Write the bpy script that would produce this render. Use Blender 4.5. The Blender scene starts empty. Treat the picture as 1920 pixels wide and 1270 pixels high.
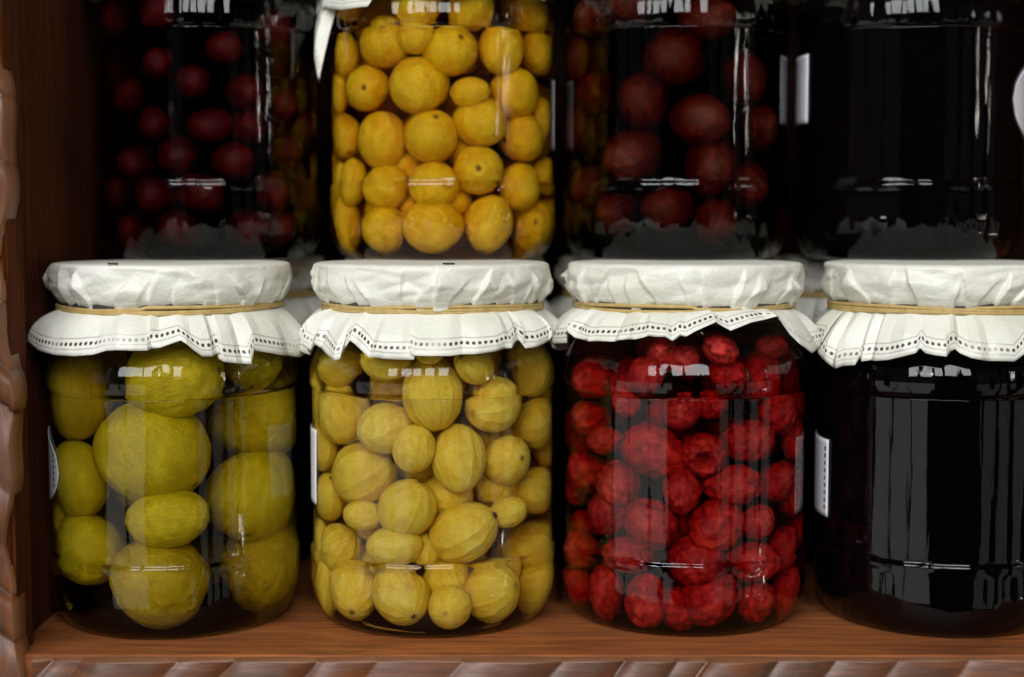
import bpy, bmesh, math, random
from mathutils import Vector, Matrix, Quaternion
import numpy as np

# ------------------------------------------------------------------ camera, light, exposure
scene = bpy.context.scene
MM = 0.001
cam_data = bpy.data.cameras.new("camera")
cam = bpy.data.objects.new("camera", cam_data)
scene.collection.objects.link(cam)
cam.location = (0, -0.565, 0.147)
cam.rotation_euler = (math.radians(90 - 4.36), 0, 0)
cam_data.sensor_width = 36
cam_data.lens = 52.9
cam_data.clip_start = 0.01
cam_data.clip_end = 50
cam_data.dof.use_dof = True
cam_data.dof.focus_distance = 0.525
cam_data.dof.aperture_fstop = 6.5
scene.camera = cam

world = bpy.data.worlds.new("World")
scene.world = world
world.use_nodes = True
world.node_tree.nodes["Background"].inputs[0].default_value = (0.85, 0.9, 1.0, 1)
world.node_tree.nodes["Background"].inputs[1].default_value = 0.005

def area(name, loc, target, sx, sy, radiance, color=(1, 1, 1)):
    L = bpy.data.lights.new(name, 'AREA')
    L.shape = 'RECTANGLE'; L.size = sx; L.size_y = sy
    L.energy = radiance * math.pi * sx * sy
    L.color = color
    o = bpy.data.objects.new(name, L)
    scene.collection.objects.link(o)
    o.location = loc
    o.rotation_euler = (Vector(target) - Vector(loc)).to_track_quat('-Z', 'Y').to_euler()
    return o

def window_row(az0, az1, dist, n, gap, z0, z1, rad, color, name):
    """a row of tall window lights standing on an arc in front of the shelf"""
    step = (az1 - az0) / n
    for i in range(n):
        a = math.radians(az0 + (i + .5) * step)
        w = 2 * dist * math.tan(math.radians(abs(step) * (1 - gap) / 2))
        p = (dist * math.sin(a), -dist * math.cos(a), (z0 + z1) / 2)
        area(name, p, (0, 0, (z0 + z1) / 2), w, z1 - z0, rad, color)

# tall windows: their lower halves look onto a bright wall, the upper halves are dim
window_row(-74, -18, 1.5, 3, .10, -.80, .12, 1.05, (1, .97, .93), "window_light")
window_row(-74, -18, 1.5, 3, .10, .17, .95, 0.06, (.93, .95, 1), "window_light")
window_row(26, 84, 1.5, 4, .35, -.80, .12, 0.45, (1, .95, .88), "window_light")
window_row(26, 84, 1.5, 4, .35, .17, .95, 0.06, (1, .93, .88), "window_light")
# ceiling lamp of the room, above and in front of the shelf
for x in (-.95, -.35, .25):
    area("ceiling_lamp", (x, -1.45, 1.00), (x * .5, 0, .1), .46, .95, 9.5, (.985, .995, 1))
# narrow upright tube lamps and small bulbs along the right-hand side of the room
for az, d, z0, z1, rad, w in [(60, 1.5, .26, .44, 26, .016), (60.6, 1.5, .47, .56, 20, .012), (69, 1.5, .30, .38, 30, .02), (69.6, 1.5, .41, .60, 30, .016), (73, 1.5, .24, .50, 16, .012),
                              (63, 1.5, -.36, -.33, 30, .03), (67, 1.5, -.36, -.33, 30, .03), (71, 1.5, -.30, -.27, 30, .03), (74, 1.5, -.36, -.33, 30, .03)]:
    t = math.radians(az)
    area("tube_lamp", (d * math.sin(t), -d * math.cos(t), (z0 + z1) / 2), (0, 0, (z0 + z1) / 2), w, z1 - z0, rad, (1, .93, .82))
area("violet_lamp", (-.62, -1.35, .62), (0, 0, .1), .10, .03, 30, (.72, .62, 1))

vs = scene.view_settings
vs.view_transform = 'Standard'; vs.look = 'None'; vs.exposure = 0.0; vs.gamma = 1; vs.use_curve_mapping = False
cy = scene.cycles
cy.use_denoising = True
cy.max_bounces = 8; cy.diffuse_bounces = 3; cy.glossy_bounces = 4; cy.transmission_bounces = 4
cy.transparent_max_bounces = 48; cy.volume_bounces = 0
cy.caustics_reflective = False; cy.caustics_refractive = True
cy.blur_glossy = 1.0
cy.sample_clamp_indirect = 14

# ------------------------------------------------------------------ helpers
def lerp(a, b, t): return a + (b - a) * t
def link(o, parent=None):
    scene.collection.objects.link(o)
    if parent is not None: o.parent = parent
    return o
def mesh(name, verts, faces, smooth=True, mat=None):
    m = bpy.data.meshes.new(name)
    m.from_pydata([tuple(v) for v in verts], [], faces)
    m.update()
    if smooth: m.polygons.foreach_set("use_smooth", [True] * len(m.polygons))
    if mat: m.materials.append(mat)
    return m
def obj(name, m, parent=None, loc=(0, 0, 0)):
    o = bpy.data.objects.new(name, m); o.location = loc
    return link(o, parent)
def tag(o, label, cat, group=None):
    o["label"] = label; o["category"] = cat
    if group: o["group"] = group
    return o
def grid_faces(nu, nv, wrap_u=False):
    f = []
    for i in range(nu if wrap_u else nu - 1):
        for j in range(nv - 1):
            a, b = i * nv + j, ((i + 1) % nu) * nv + j
            f.append((a, b, b + 1, a + 1))
    return f
def lathe(name, prof, seg=96, mat=None, mod=None, cap0=True, cap1=True):
    """profile of (r, z) in mm, bottom to top"""
    vs_ = []
    for i in range(seg):
        t = 2 * math.pi * i / seg
        for (r, z) in prof:
            rr = r + (mod(t, r, z) if mod else 0)
            vs_.append((rr * math.sin(t) * MM, -rr * math.cos(t) * MM, z * MM))
    n = len(prof)
    f = grid_faces(seg, n, True)
    if cap0: f.append(tuple(i * n for i in range(seg))[::-1])
    if cap1: f.append(tuple(i * n + n - 1 for i in range(seg)))
    return mesh(name, vs_, f, True, mat)
def smooth_profile(pts, sub=4):
    """Catmull-Rom through (r, z) points"""
    out = []
    P = [np.array(p, float) for p in pts]
    for i in range(len(P) - 1):
        p0, p1, p2, p3 = P[max(i - 1, 0)], P[i], P[i + 1], P[min(i + 2, len(P) - 1)]
        for k in range(sub):
            t = k / sub
            out.append(tuple(.5 * ((2 * p1) + (p2 - p0) * t + (2 * p0 - 5 * p1 + 4 * p2 - p3) * t * t + (3 * p1 - p0 - 3 * p2 + p3) * t ** 3)))
    out.append(tuple(P[-1]))
    return out
def tube(name, pts, radius, sides=8, mat=None, closed=False):
    n = len(pts); vs_ = []
    for i, p in enumerate(pts):
        p = Vector(p)
        a = Vector(pts[(i - 1) % n]) if (closed or i > 0) else p
        b = Vector(pts[(i + 1) % n]) if (closed or i < n - 1) else p
        d = (b - a).normalized()
        up = Vector((0, 0, 1)) if abs(d.z) < .9 else Vector((1, 0, 0))
        s = d.cross(up).normalized(); u = s.cross(d)
        r = radius(i / max(n - 1, 1)) if callable(radius) else radius
        for k in range(sides):
            t = 2 * math.pi * k / sides
            vs_.append(p + (s * math.cos(t) + u * math.sin(t)) * r)
    f = []
    for i in range(n if closed else n - 1):
        for k in range(sides):
            i2, k2 = (i + 1) % n, (k + 1) % sides
            f.append((i * sides + k, i * sides + k2, i2 * sides + k2, i2 * sides + k))
    if not closed:
        f.append(tuple(range(sides))[::-1]); f.append(tuple((n - 1) * sides + k for k in range(sides)))
    return mesh(name, vs_, f, True, mat)

# ------------------------------------------------------------------ materials
class N:
    """small node-tree writer"""
    def __init__(self, name):
        self.m = bpy.data.materials.new(name); self.m.use_nodes = True
        self.t = self.m.node_tree; self.t.nodes.clear()
        self.out = self.t.nodes.new("ShaderNodeOutputMaterial")
    def n(self, kind, ins=None, **props):
        nd = self.t.nodes.new("ShaderNode" + kind)
        for k, v in props.items(): setattr(nd, k, v)
        for k, v in (ins or {}).items():
            if isinstance(v, bpy.types.NodeSocket): self.t.links.new(v, nd.inputs[k])
            else: nd.inputs[k].default_value = v
        return nd
    def math(self, op, a, b=0.0, c=0.0, clamp=False):
        nd = self.n("Math", {0: a, 1: b, 2: c}, operation=op); nd.use_clamp = clamp
        return nd.outputs[0]
    def ramp(self, fac, stops, interp='LINEAR'):
        nd = self.n("ValToRGB", {0: fac}); cr = nd.color_ramp; cr.interpolation = interp
        while len(cr.elements) < len(stops): cr.elements.new(.5)
        for e, (p, col) in zip(cr.elements, stops):
            e.position = p; e.color = (*col, 1) if len(col) == 3 else col
        return nd.outputs[0]
    def mix(self, fac, a, b, mode='MIX'):
        nd = self.n("Mix", data_type='RGBA', blend_type=mode)
        for k, v in ((0, fac), (6, a), (7, b)):
            if isinstance(v, bpy.types.NodeSocket): self.t.links.new(v, nd.inputs[k])
            else: nd.inputs[k].default_value = v if k == 0 else (*v, 1)
        return nd.outputs[2]
    def noise(self, vec, scale, detail=4, rough=.55, dist=0):
        return self.n("TexNoise", {"Vector": vec, "Scale": scale, "Detail": detail, "Roughness": rough, "Distortion": dist}).outputs[0]
    def mapping(self, vec, scale=(1, 1, 1), rot=(0, 0, 0), loc=(0, 0, 0)):
        return self.n("Mapping", {"Vector": vec, "Scale": scale, "Rotation": rot, "Location": loc}).outputs[0]
    def coord(self, which="Object"): return self.n("TexCoord").outputs[which]
    def bump(self, h, strength, dist, normal=None):
        ins = {"Height": h, "Strength": strength, "Distance": dist}
        if normal is not None: ins["Normal"] = normal
        return self.n("Bump", ins).outputs[0]
    def surf(self, s): self.t.links.new(s, self.out.inputs["Surface"]); return self.m
    def vol(self, s): self.t.links.new(s, self.out.inputs["Volume"]); return self.m

def mat_glass(name):
    """jar wall and filling read as one refracting body; the liquid inside carries the colour"""
    w = N(name); co = w.coord("Object")
    co = w.n("VectorMath", {0: co, 1: w.math('MULTIPLY', w.n("ObjectInfo").outputs["Random"], 3.0)}, operation='ADD').outputs[0]
    wav = w.noise(w.mapping(co, (150, 150, 14)), 1.0, 2)
    fine = w.noise(w.mapping(co, (700, 700, 60)), 1.0, 2)
    nrm = w.bump(w.math('ADD', wav, w.math('MULTIPLY', fine, .12)), .17, .0010)
    g = w.n("BsdfGlass", {"Color": (.97, .985, .97, 1), "IOR": 1.40, "Roughness": 0.0, "Normal": nrm}).outputs[0]
    return w.surf(g)

def mat_liquid(name, color, density):
    w = N(name)
    w.surf(w.n("BsdfTransparent").outputs[0])
    return w.vol(w.n("VolumeAbsorption", {"Color": (*color, 1), "Density": density}).outputs[0])

def mat_dark_liquid(name, color):
    w = N(name)
    return w.surf(w.n("BsdfPrincipled", {"Base Color": (*color, 1), "Roughness": .9, "Specular IOR Level": 0.0}).outputs[0])

def principled(w, **kw):
    return w.n("BsdfPrincipled", {k.replace("_", " "): v for k, v in kw.items()})

def mat_wood(name, base=(.20, .072, .026), dark=(.075, .024, .010), grey=0.0, axis=0, rough=.38, bump=.25, coat=.25):
    w = N(name); co = w.coord("Object")
    sc = [70, 70, 70]; sc[axis] = 5.5
    warp = w.noise(co, 9, 2)
    v = w.n("VectorMath", {0: w.mapping(co, tuple(sc)), 1: w.n("CombineXYZ", {0: warp, 1: warp, 2: warp}).outputs[0]}, operation='ADD').outputs[0]
    g1 = w.noise(v, 1.0, 6, .62, .6)
    sc2 = [420, 420, 420]; sc2[axis] = 26
    g2 = w.noise(w.mapping(co, tuple(sc2)), 1.0, 3, .6)
    blot = w.noise(co, 22, 3)
    c = w.ramp(g1, [(.30, dark), (.5, base), (.72, tuple(min(1, x * 1.55) for x in base))])
    c = w.mix(w.ramp(g2, [(.42, (0, 0, 0)), (.62, (.75, .75, .75))]), c, tuple(x * .8 for x in dark))
    c = w.mix(w.ramp(blot, [(.35, (0, 0, 0)), (.7, (.45, .45, .45))]), c, tuple(x * 1.25 for x in base))
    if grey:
        worn_sheen = w.noise(w.mapping(co, (60, 60, 60)), 1.0, 4, .6)  # patchy wear, also painting in the greyish sheen of the carved faces
        c = w.mix(w.ramp(worn_sheen, [(.42, (0, 0, 0)), (.66, (grey, grey, grey))]), c, (.115, .066, .045))
    nb = w.bump(w.math('ADD', g1, w.math('MULTIPLY', g2, .5)), bump, .0007)
    rr = w.ramp(g2, [(.3, (rough, rough, rough)), (.7, (rough + .2, rough + .2, rough + .2))])
    if grey:   # edges rubbed pale, grooves darker
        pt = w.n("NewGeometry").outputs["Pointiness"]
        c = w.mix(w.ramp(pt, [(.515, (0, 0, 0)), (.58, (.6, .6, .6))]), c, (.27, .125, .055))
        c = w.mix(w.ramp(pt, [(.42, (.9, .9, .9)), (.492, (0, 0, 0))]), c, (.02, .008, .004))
    p = principled(w, Base_Color=c, Roughness=rr, Normal=nb, Coat_Weight=coat, Coat_Roughness=.3)
    p.inputs["Specular IOR Level"].default_value = .5 if coat else .15
    return w.surf(p.outputs[0])

def mat_paper(name, seed=0):
    w = N(name)
    uv = w.n("UVMap", uv_map="hem_mm").outputs[0]
    sep = w.n("SeparateXYZ", {0: uv}); u, v = sep.outputs[0], sep.outputs[1]
    co = w.coord("Object")
    def dots(pitch, v0, rad, jit):
        fu = w.math('SUBTRACT', w.math('MODULO', w.math('ADD', u, 500.0), pitch), pitch / 2)
        dv = w.math('SUBTRACT', v, v0)
        d = w.math('SQRT', w.math('ADD', w.math('MULTIPLY', fu, fu), w.math('MULTIPLY', dv, dv)))
        return w.math('SUBTRACT', 1.0, w.math('DIVIDE', w.math('SUBTRACT', d, rad * .75), rad * .4), clamp=True)
    big = dots(2.15, 4.3, .66, 0)
    s1 = dots(.78, 6.2, .26, 0); s2 = dots(.78, 2.5, .26, 0)
    ink = w.math('MAXIMUM', big, w.math('MULTIPLY', w.math('MAXIMUM', s1, s2), .7))
    fade = w.ramp(w.noise(w.mapping(co, (55, 55, 20), loc=(seed, 0, 0)), 1.0, 2), [(.36, (.35, .35, .35)), (.50, (1, 1, 1))])
    ink = w.math('MULTIPLY', ink, fade)
    tone = w.noise(w.mapping(co, (40, 40, 40), loc=(seed, 3, 0)), 1.0, 3)
    base = w.ramp(tone, [(.3, (.83, .825, .71)), (.7, (.89, .885, .81))])
    col = w.mix(ink, base, (.05, .03, .03))
    h1 = w.noise(w.mapping(co, (90, 90, 130), loc=(seed * 2, 1, 5)), 1.0, 5, .6)
    vor = w.n("TexVoronoi", {"Vector": w.mapping(co, (95, 95, 120), loc=(seed, 0, 0)), "Scale": 1.0}, feature='F1').outputs["Distance"]
    nb = w.bump(w.math('ADD', h1, w.math('MULTIPLY', vor, .55)), .6, .0018)
    df = w.n("BsdfDiffuse", {"Color": col, "Normal": nb}).outputs[0]
    tl = w.n("BsdfTranslucent", {"Color": w.mix(1.0, col, (.9, .85, .6), 'MULTIPLY'), "Normal": nb}).outputs[0]
    gl = w.n("BsdfGlossy", {"Color": (1, 1, 1, 1), "Roughness": .42, "Normal": nb}).outputs[0]
    a = w.n("MixShader", {0: .16, 1: df, 2: tl}).outputs[0]
    return w.surf(w.n("MixShader", {0: .035, 1: a, 2: gl}).outputs[0])

def mat_simple(name, col, rough=.5, spec=.5, noise_scale=None, col2=None, bump=0):
    w = N(name); co = w.coord("Object")
    c = (*col, 1); nb = None
    if noise_scale:
        nz = w.noise(w.mapping(co, noise_scale), 1.0, 4)
        c = w.ramp(nz, [(.3, col), (.7, col2 or col)])
        if bump: nb = w.bump(nz, bump, .0006)
    kw = dict(Base_Color=c, Roughness=rough)
    p = principled(w, **kw); p.inputs["Specular IOR Level"].default_value = spec
    if nb is not None: w.t.links.new(nb, p.inputs["Normal"])
    return w.surf(p.outputs[0])

def fruit_base(w, sss, rad, col, rough, nb):
    p = principled(w, Base_Color=col, Roughness=rough, Subsurface_Weight=sss, Subsurface_Radius=rad, Subsurface_Scale=.0035)
    p.inputs["Specular IOR Level"].default_value = .18
    if nb is not None: w.t.links.new(nb, p.inputs["Normal"])
    return w.surf(p.outputs[0])
def pole_spot(w, co, r0, r1, amt, both=False):
    sp = w.n("SeparateXYZ", {0: co})
    rxy = w.math('SQRT', w.math('ADD', w.math('MULTIPLY', sp.outputs[0], sp.outputs[0]), w.math('MULTIPLY', sp.outputs[1], sp.outputs[1])))
    m = w.ramp(rxy, [(r0, (amt,) * 3), (r1, (0, 0, 0))])
    side = w.math('ABSOLUTE', sp.outputs[2]) if both else sp.outputs[2]
    return w.math('MULTIPLY', m, w.math('GREATER_THAN', side, 0.0))
def per_fruit(w, spread):
    r = w.n("ObjectInfo").outputs["Random"]
    return r
def mat_gooseberry():
    w = N("gooseberry_skin"); co = w.coord("Object")
    sep = w.n("SeparateXYZ", {0: co})
    ang = w.math('ARCTAN2', sep.outputs[1], sep.outputs[0])
    r = per_fruit(w, 1)
    warp = w.noise(w.n("VectorMath", {0: co, 1: r}, operation='ADD').outputs[0], 3.0, 3)
    a2 = w.math('ADD', w.math('MULTIPLY', ang, 12.0 / 2), w.math('MULTIPLY', warp, 2.2))
    vein = w.math('POWER', w.math('ABSOLUTE', w.math('SINE', a2)), 10)
    blot = w.noise(w.n("VectorMath", {0: co, 1: r}, operation='ADD').outputs[0], 2.2, 4)
    fleck = w.noise(co, 26, 2)
    c = w.ramp(blot, [(.3, (.80, .52, .04)), (.52, (.90, .65, .075)), (.72, (.94, .74, .13))])
    c = w.mix(w.math('MULTIPLY', vein, w.ramp(blot, [(.45, (0, 0, 0)), (.65, (.28, .28, .28))])), c, (.80, .64, .16))
    c = w.mix(w.ramp(fleck, [(.66, (0, 0, 0)), (.74, (.35, .35, .35))]), c, (.27, .14, .01))
    c = w.mix(w.math('MULTIPLY', r, .30), c, (.66, .46, .02))
    pole = pole_spot(w, co, .05, .22, .6, True)
    c = w.mix(pole, c, (.26, .12, .02))
    nb = w.bump(w.math('ADD', w.math('MULTIPLY', vein, .5), blot), .2, .06)
    return fruit_base(w, .6, (1, .75, .2), c, .45, nb)
def mat_plum():
    w = N("yellow_plum_skin"); co = w.coord("Object"); r = per_fruit(w, 1)
    v = w.n("VectorMath", {0: co, 1: w.math('MULTIPLY', r, 9.0)}, operation='ADD').outputs[0]
    blot = w.noise(v, 1.6, 4); fleck = w.noise(v, 9, 4)
    sep = w.n("SeparateXYZ", {0: co})
    c = w.ramp(blot, [(.3, (.80, .44, .008)), (.5, (.90, .56, .010)), (.7, (.93, .64, .025))])
    c = w.mix(w.ramp(fleck, [(.55, (0, 0, 0)), (.75, (.4, .4, .4))]), c, (.50, .19, .012))
    c = w.mix(w.math('MULTIPLY', r, .3), c, (.80, .40, .01))
    pole = pole_spot(w, co, .05, .17, .9)
    c = w.mix(pole, c, (.14, .045, .008))
    return fruit_base(w, .6, (1, .65, .15), c, .42, w.bump(w.math('ADD', blot, w.math('MULTIPLY', fleck, .2)), .25, .12))
def mat_green():
    w = N("green_fruit_skin"); co = w.coord("Object"); r = per_fruit(w, 1)
    v = w.n("VectorMath", {0: co, 1: w.math('MULTIPLY', r, 9.0)}, operation='ADD').outputs[0]
    fib = w.noise(w.mapping(v, (7, 7, 1.3)), 1.0, 5, .6, .8)
    blot = w.noise(v, 1.5, 4); fine = w.noise(v, 16, 3)
    sep = w.n("SeparateXYZ", {0: co})
    c = w.ramp(blot, [(.3, (.48, .355, .006)), (.52, (.60, .45, .008)), (.72, (.70, .53, .014))])
    c = w.mix(w.ramp(fib, [(.5, (0, 0, 0)), (.72, (.22, .22, .22))]), c, (.60, .52, .04))
    c = w.mix(w.ramp(r, [(.55, (0, 0, 0)), (.8, (.5, .5, .5))]), c, (.36, .20, .006))
    pole = pole_spot(w, co, .03, .10, .8)
    c = w.mix(pole, c, (.09, .05, .01))
    return fruit_base(w, .6, (1, .85, .15), c, .5, w.bump(w.math('ADD', w.math('ADD', w.math('MULTIPLY', fib, .4), blot), w.math('MULTIPLY', fine, .12)), .25, .12))
def mat_berry(name, c0, c1, c2, vscale=3.4):
    w = N(name); co = w.coord("Object"); r = per_fruit(w, 1)
    v = w.n("VectorMath", {0: co, 1: w.math('MULTIPLY', r, 9.0)}, operation='ADD').outputs[0]
    blot = w.noise(v, 1.7, 4); fine = w.noise(v, 14, 3)
    c = w.ramp(blot, [(.3, c0), (.52, c1), (.74, c2)])
    c = w.mix(w.ramp(fine, [(.5, (0, 0, 0)), (.75, (.35, .35, .35))]), c, c2)
    c = w.mix(w.math('MULTIPLY', r, .4), c, c0)
    vo = w.n("TexVoronoi", {"Vector": v, "Scale": vscale}, feature='F1').outputs["Distance"]
    c = w.mix(w.ramp(vo, [(.05, (.25, .25, .25)), (.5, (0, 0, 0))]), c, tuple(min(1, x * 1.5) for x in c2))
    fine = w.math('SUBTRACT', fine, w.math('MULTIPLY', vo, .5))
    return fruit_base(w, 0.0, (1, .2, .1), c, .4, w.bump(fine, .2, .08))

M = {
    'glass': mat_glass("clear_jar_glass"),
    'paper': [mat_paper("printed_cover_paper", s * 1.7) for s in range(3)],
    'band': mat_simple("tan_rubber", (.52, .38, .14), .5, .4, (300, 300, 300), (.40, .27, .09)),
    'lid': mat_simple("dark_lid_metal", (.05, .05, .05), .4),
    'sticker': mat_simple("white_sticker_paper", (.72, .72, .78), .6, .3, (200, 200, 200), (.78, .78, .82)),
    'ink': mat_simple("dark_ink", (.03, .03, .04), .7, .2),
    'calyx': mat_simple("dry_brown_calyx", (.10, .035, .012), .8, .2, (4, 4, 4), (.045, .018, .008)),
    'stalk': mat_simple("dry_stalk", (.34, .22, .04), .7, .2),
    'floor': mat_wood("oiled_brown_wood", (.29, .090, .024), (.12, .034, .010), 0, 0, .42, .35, .15),
    'panel': mat_wood("dark_brown_wood", (.085, .019, .002), (.04, .008, .001), 0, 2, .8, .2, 0.0),
    'back': mat_wood("shaded_back_boards", (.018, .007, .003), (.008, .003, .0015), 0, 2, .8, .2, 0.0),  # darkness of the unlit interior put into the boards' colour
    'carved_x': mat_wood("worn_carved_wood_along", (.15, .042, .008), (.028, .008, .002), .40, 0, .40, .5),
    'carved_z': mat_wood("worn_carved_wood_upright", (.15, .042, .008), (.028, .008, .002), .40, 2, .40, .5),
    'gooseberry': mat_gooseberry(), 'plum': mat_plum(), 'green': mat_green(),
    'raspberry': mat_berry("red_berry_flesh", (.16, .004, .005), (.42, .012, .011), (.66, .06, .034)),
    'strawberry': mat_berry("dark_strawberry_flesh", (.04, .006, .002), (.10, .013, .004), (.20, .034, .010), 3),
    'cherry': mat_berry("deep_red_cherry_skin", (.03, .0008, .001), (.085, .0022, .003), (.16, .006, .006), 1.2),
    'liq_green': mat_liquid("olive_syrup", (.76, .70, .18), 42),
    'liq_goose': mat_liquid("pale_golden_syrup", (.92, .76, .42), 42),
    'liq_plum': mat_liquid("amber_syrup", (.93, .66, .24), 40),
    'liq_red': mat_liquid("red_syrup", (.84, .07, .09), 100),
    'liq_deep': mat_liquid("deep_red_syrup", (.66, .12, .06), 240),
    'liq_cherry': mat_liquid("deep_cherry_syrup", (.60, .03, .06), 260),
    'liq_black': mat_dark_liquid("black_berry_juice", (.0022, .0012, .0022)),
}

# ------------------------------------------------------------------ layout tables, millimetres
# jar axes: x, y, base height
JARS = {'L1':(-127,-2,0),'L2':(-30,0,0),'L3':(65,2,0),'L4':(161.5,0,0),
      'U1':(-124,58,132.8),'U2':(-28.4,58,132.8),'U3':(67,58,132.8),'U4':(163,58,132.8)}
# hem of each paper skirt round its jar: angle from the front (degrees), height, radius
HEM = {
 'L1': [(-62.5, 101.6, 53), (-51.5, 99.0, 52), (-40.0, 98.0, 51), (-30.2, 98.0, 50), (-20.1, 98.8, 50), (-13.4, 100.4, 51), (-8.8, 100.7, 52), (-2.5, 100.5, 51.5), (2.5, 100.4, 50), (3.7, 100.8, 47.5), (7.3, 101.3, 49), (15.4, 103.7, 50.5), (17.5, 102.6, 52), (20.4, 100.3, 51), (23.8, 98.1, 50), (30.1, 98.7, 48.5), (33.6, 99.3, 48), (31.2, 96.8, 47.5), (32.6, 96.0, 50), (37.7, 95.3, 50.5), (44.1, 94.7, 51), (47.1, 99.1, 49), (52.7, 98.2, 50), (63.0, 96.5, 50), (74.8, 95.1, 51)],
 'L2': [(-58.8, 104.3, 54), (-58.2, 100.2, 53), (-53.2, 98.7, 52), (-53.8, 100.6, 50), (-50.4, 99.6, 49), (-43.3, 97.8, 51), (-38.3, 96.1, 52), (-36.2, 96.7, 51), (-36.7, 99.9, 48), (-32.9, 103.0, 49), (-26.4, 100.5, 51), (-22.3, 97.7, 51), (-16.5, 97.4, 50.5), (-9.9, 97.2, 50), (-4.2, 97.2, 50), (-6.9, 97.9, 48), (-7.8, 99.5, 48.5), (-3.6, 98.7, 51.5), (2.1, 98.6, 51.5), (9.8, 98.5, 51), (19.8, 98.9, 51), (28.9, 99.6, 51), (35.9, 100.4, 51), (39.3, 102.1, 49), (42.2, 102.8, 48), (42.4, 101.2, 50), (43.1, 100.0, 51), (49.4, 100.1, 51), (57.5, 101.6, 51), (57.7, 103.1, 52)],
 'L3': [(-58.7, 105.0, 53), (-55.0, 103.0, 52), (-49.2, 102.3, 51), (-44.0, 102.3, 51), (-34.9, 102.5, 51), (-28.1, 103.5, 51), (-22.9, 104.2, 51), (-16.7, 104.6, 51), (-13.7, 104.6, 51), (-11.0, 103.3, 51), (-8.0, 105.0, 50), (-2.3, 106.6, 51), (5.9, 110.0, 52), (5.4, 110.0, 49), (9.0, 108.1, 50), (12.1, 106.7, 50), (20.9, 109.3, 50), (28.3, 110.3, 50), (33.7, 111.0, 51), (34.3, 108.7, 52), (37.5, 104.9, 53), (41.7, 101.6, 54), (52.2, 97.8, 53)],
 'L4': [(-70.1, 96.7, 53), (-66.4, 94.1, 52), (-63.5, 92.4, 51), (-57.2, 93.1, 51), (-50.9, 93.8, 51), (-50.5, 96.4, 48.5), (-48.5, 95.1, 50), (-42.3, 95.7, 50), (-36.5, 96.3, 50), (-30.2, 97.8, 51), (-25.3, 99.1, 51), (-24.0, 100.7, 49), (-21.7, 99.1, 50), (-18.0, 98.6, 51), (-13.8, 98.2, 51), (-11.9, 99.8, 48), (-10.4, 100.6, 49), (-8.5, 99.3, 50), (-4.6, 97.9, 51), (-0.5, 97.2, 51), (5.8, 96.9, 51), (12.9, 96.6, 51)],
 'U2': [(-80.8, 94.7, 51), (-66.9, 76.9, 54), (-64.7, 67.1, 53), (-69.0, 89.4, 51), (-65.2, 96.2, 51), (-47.3, 93.4, 51), (-31.1, 93.5, 51), (-29.0, 96.8, 50), (-13.6, 99.0, 50), (9.5, 97.6, 51), (28.5, 99.9, 51), (53.2, 97.3, 51), (62.3, 99.9, 51)],
}
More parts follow.
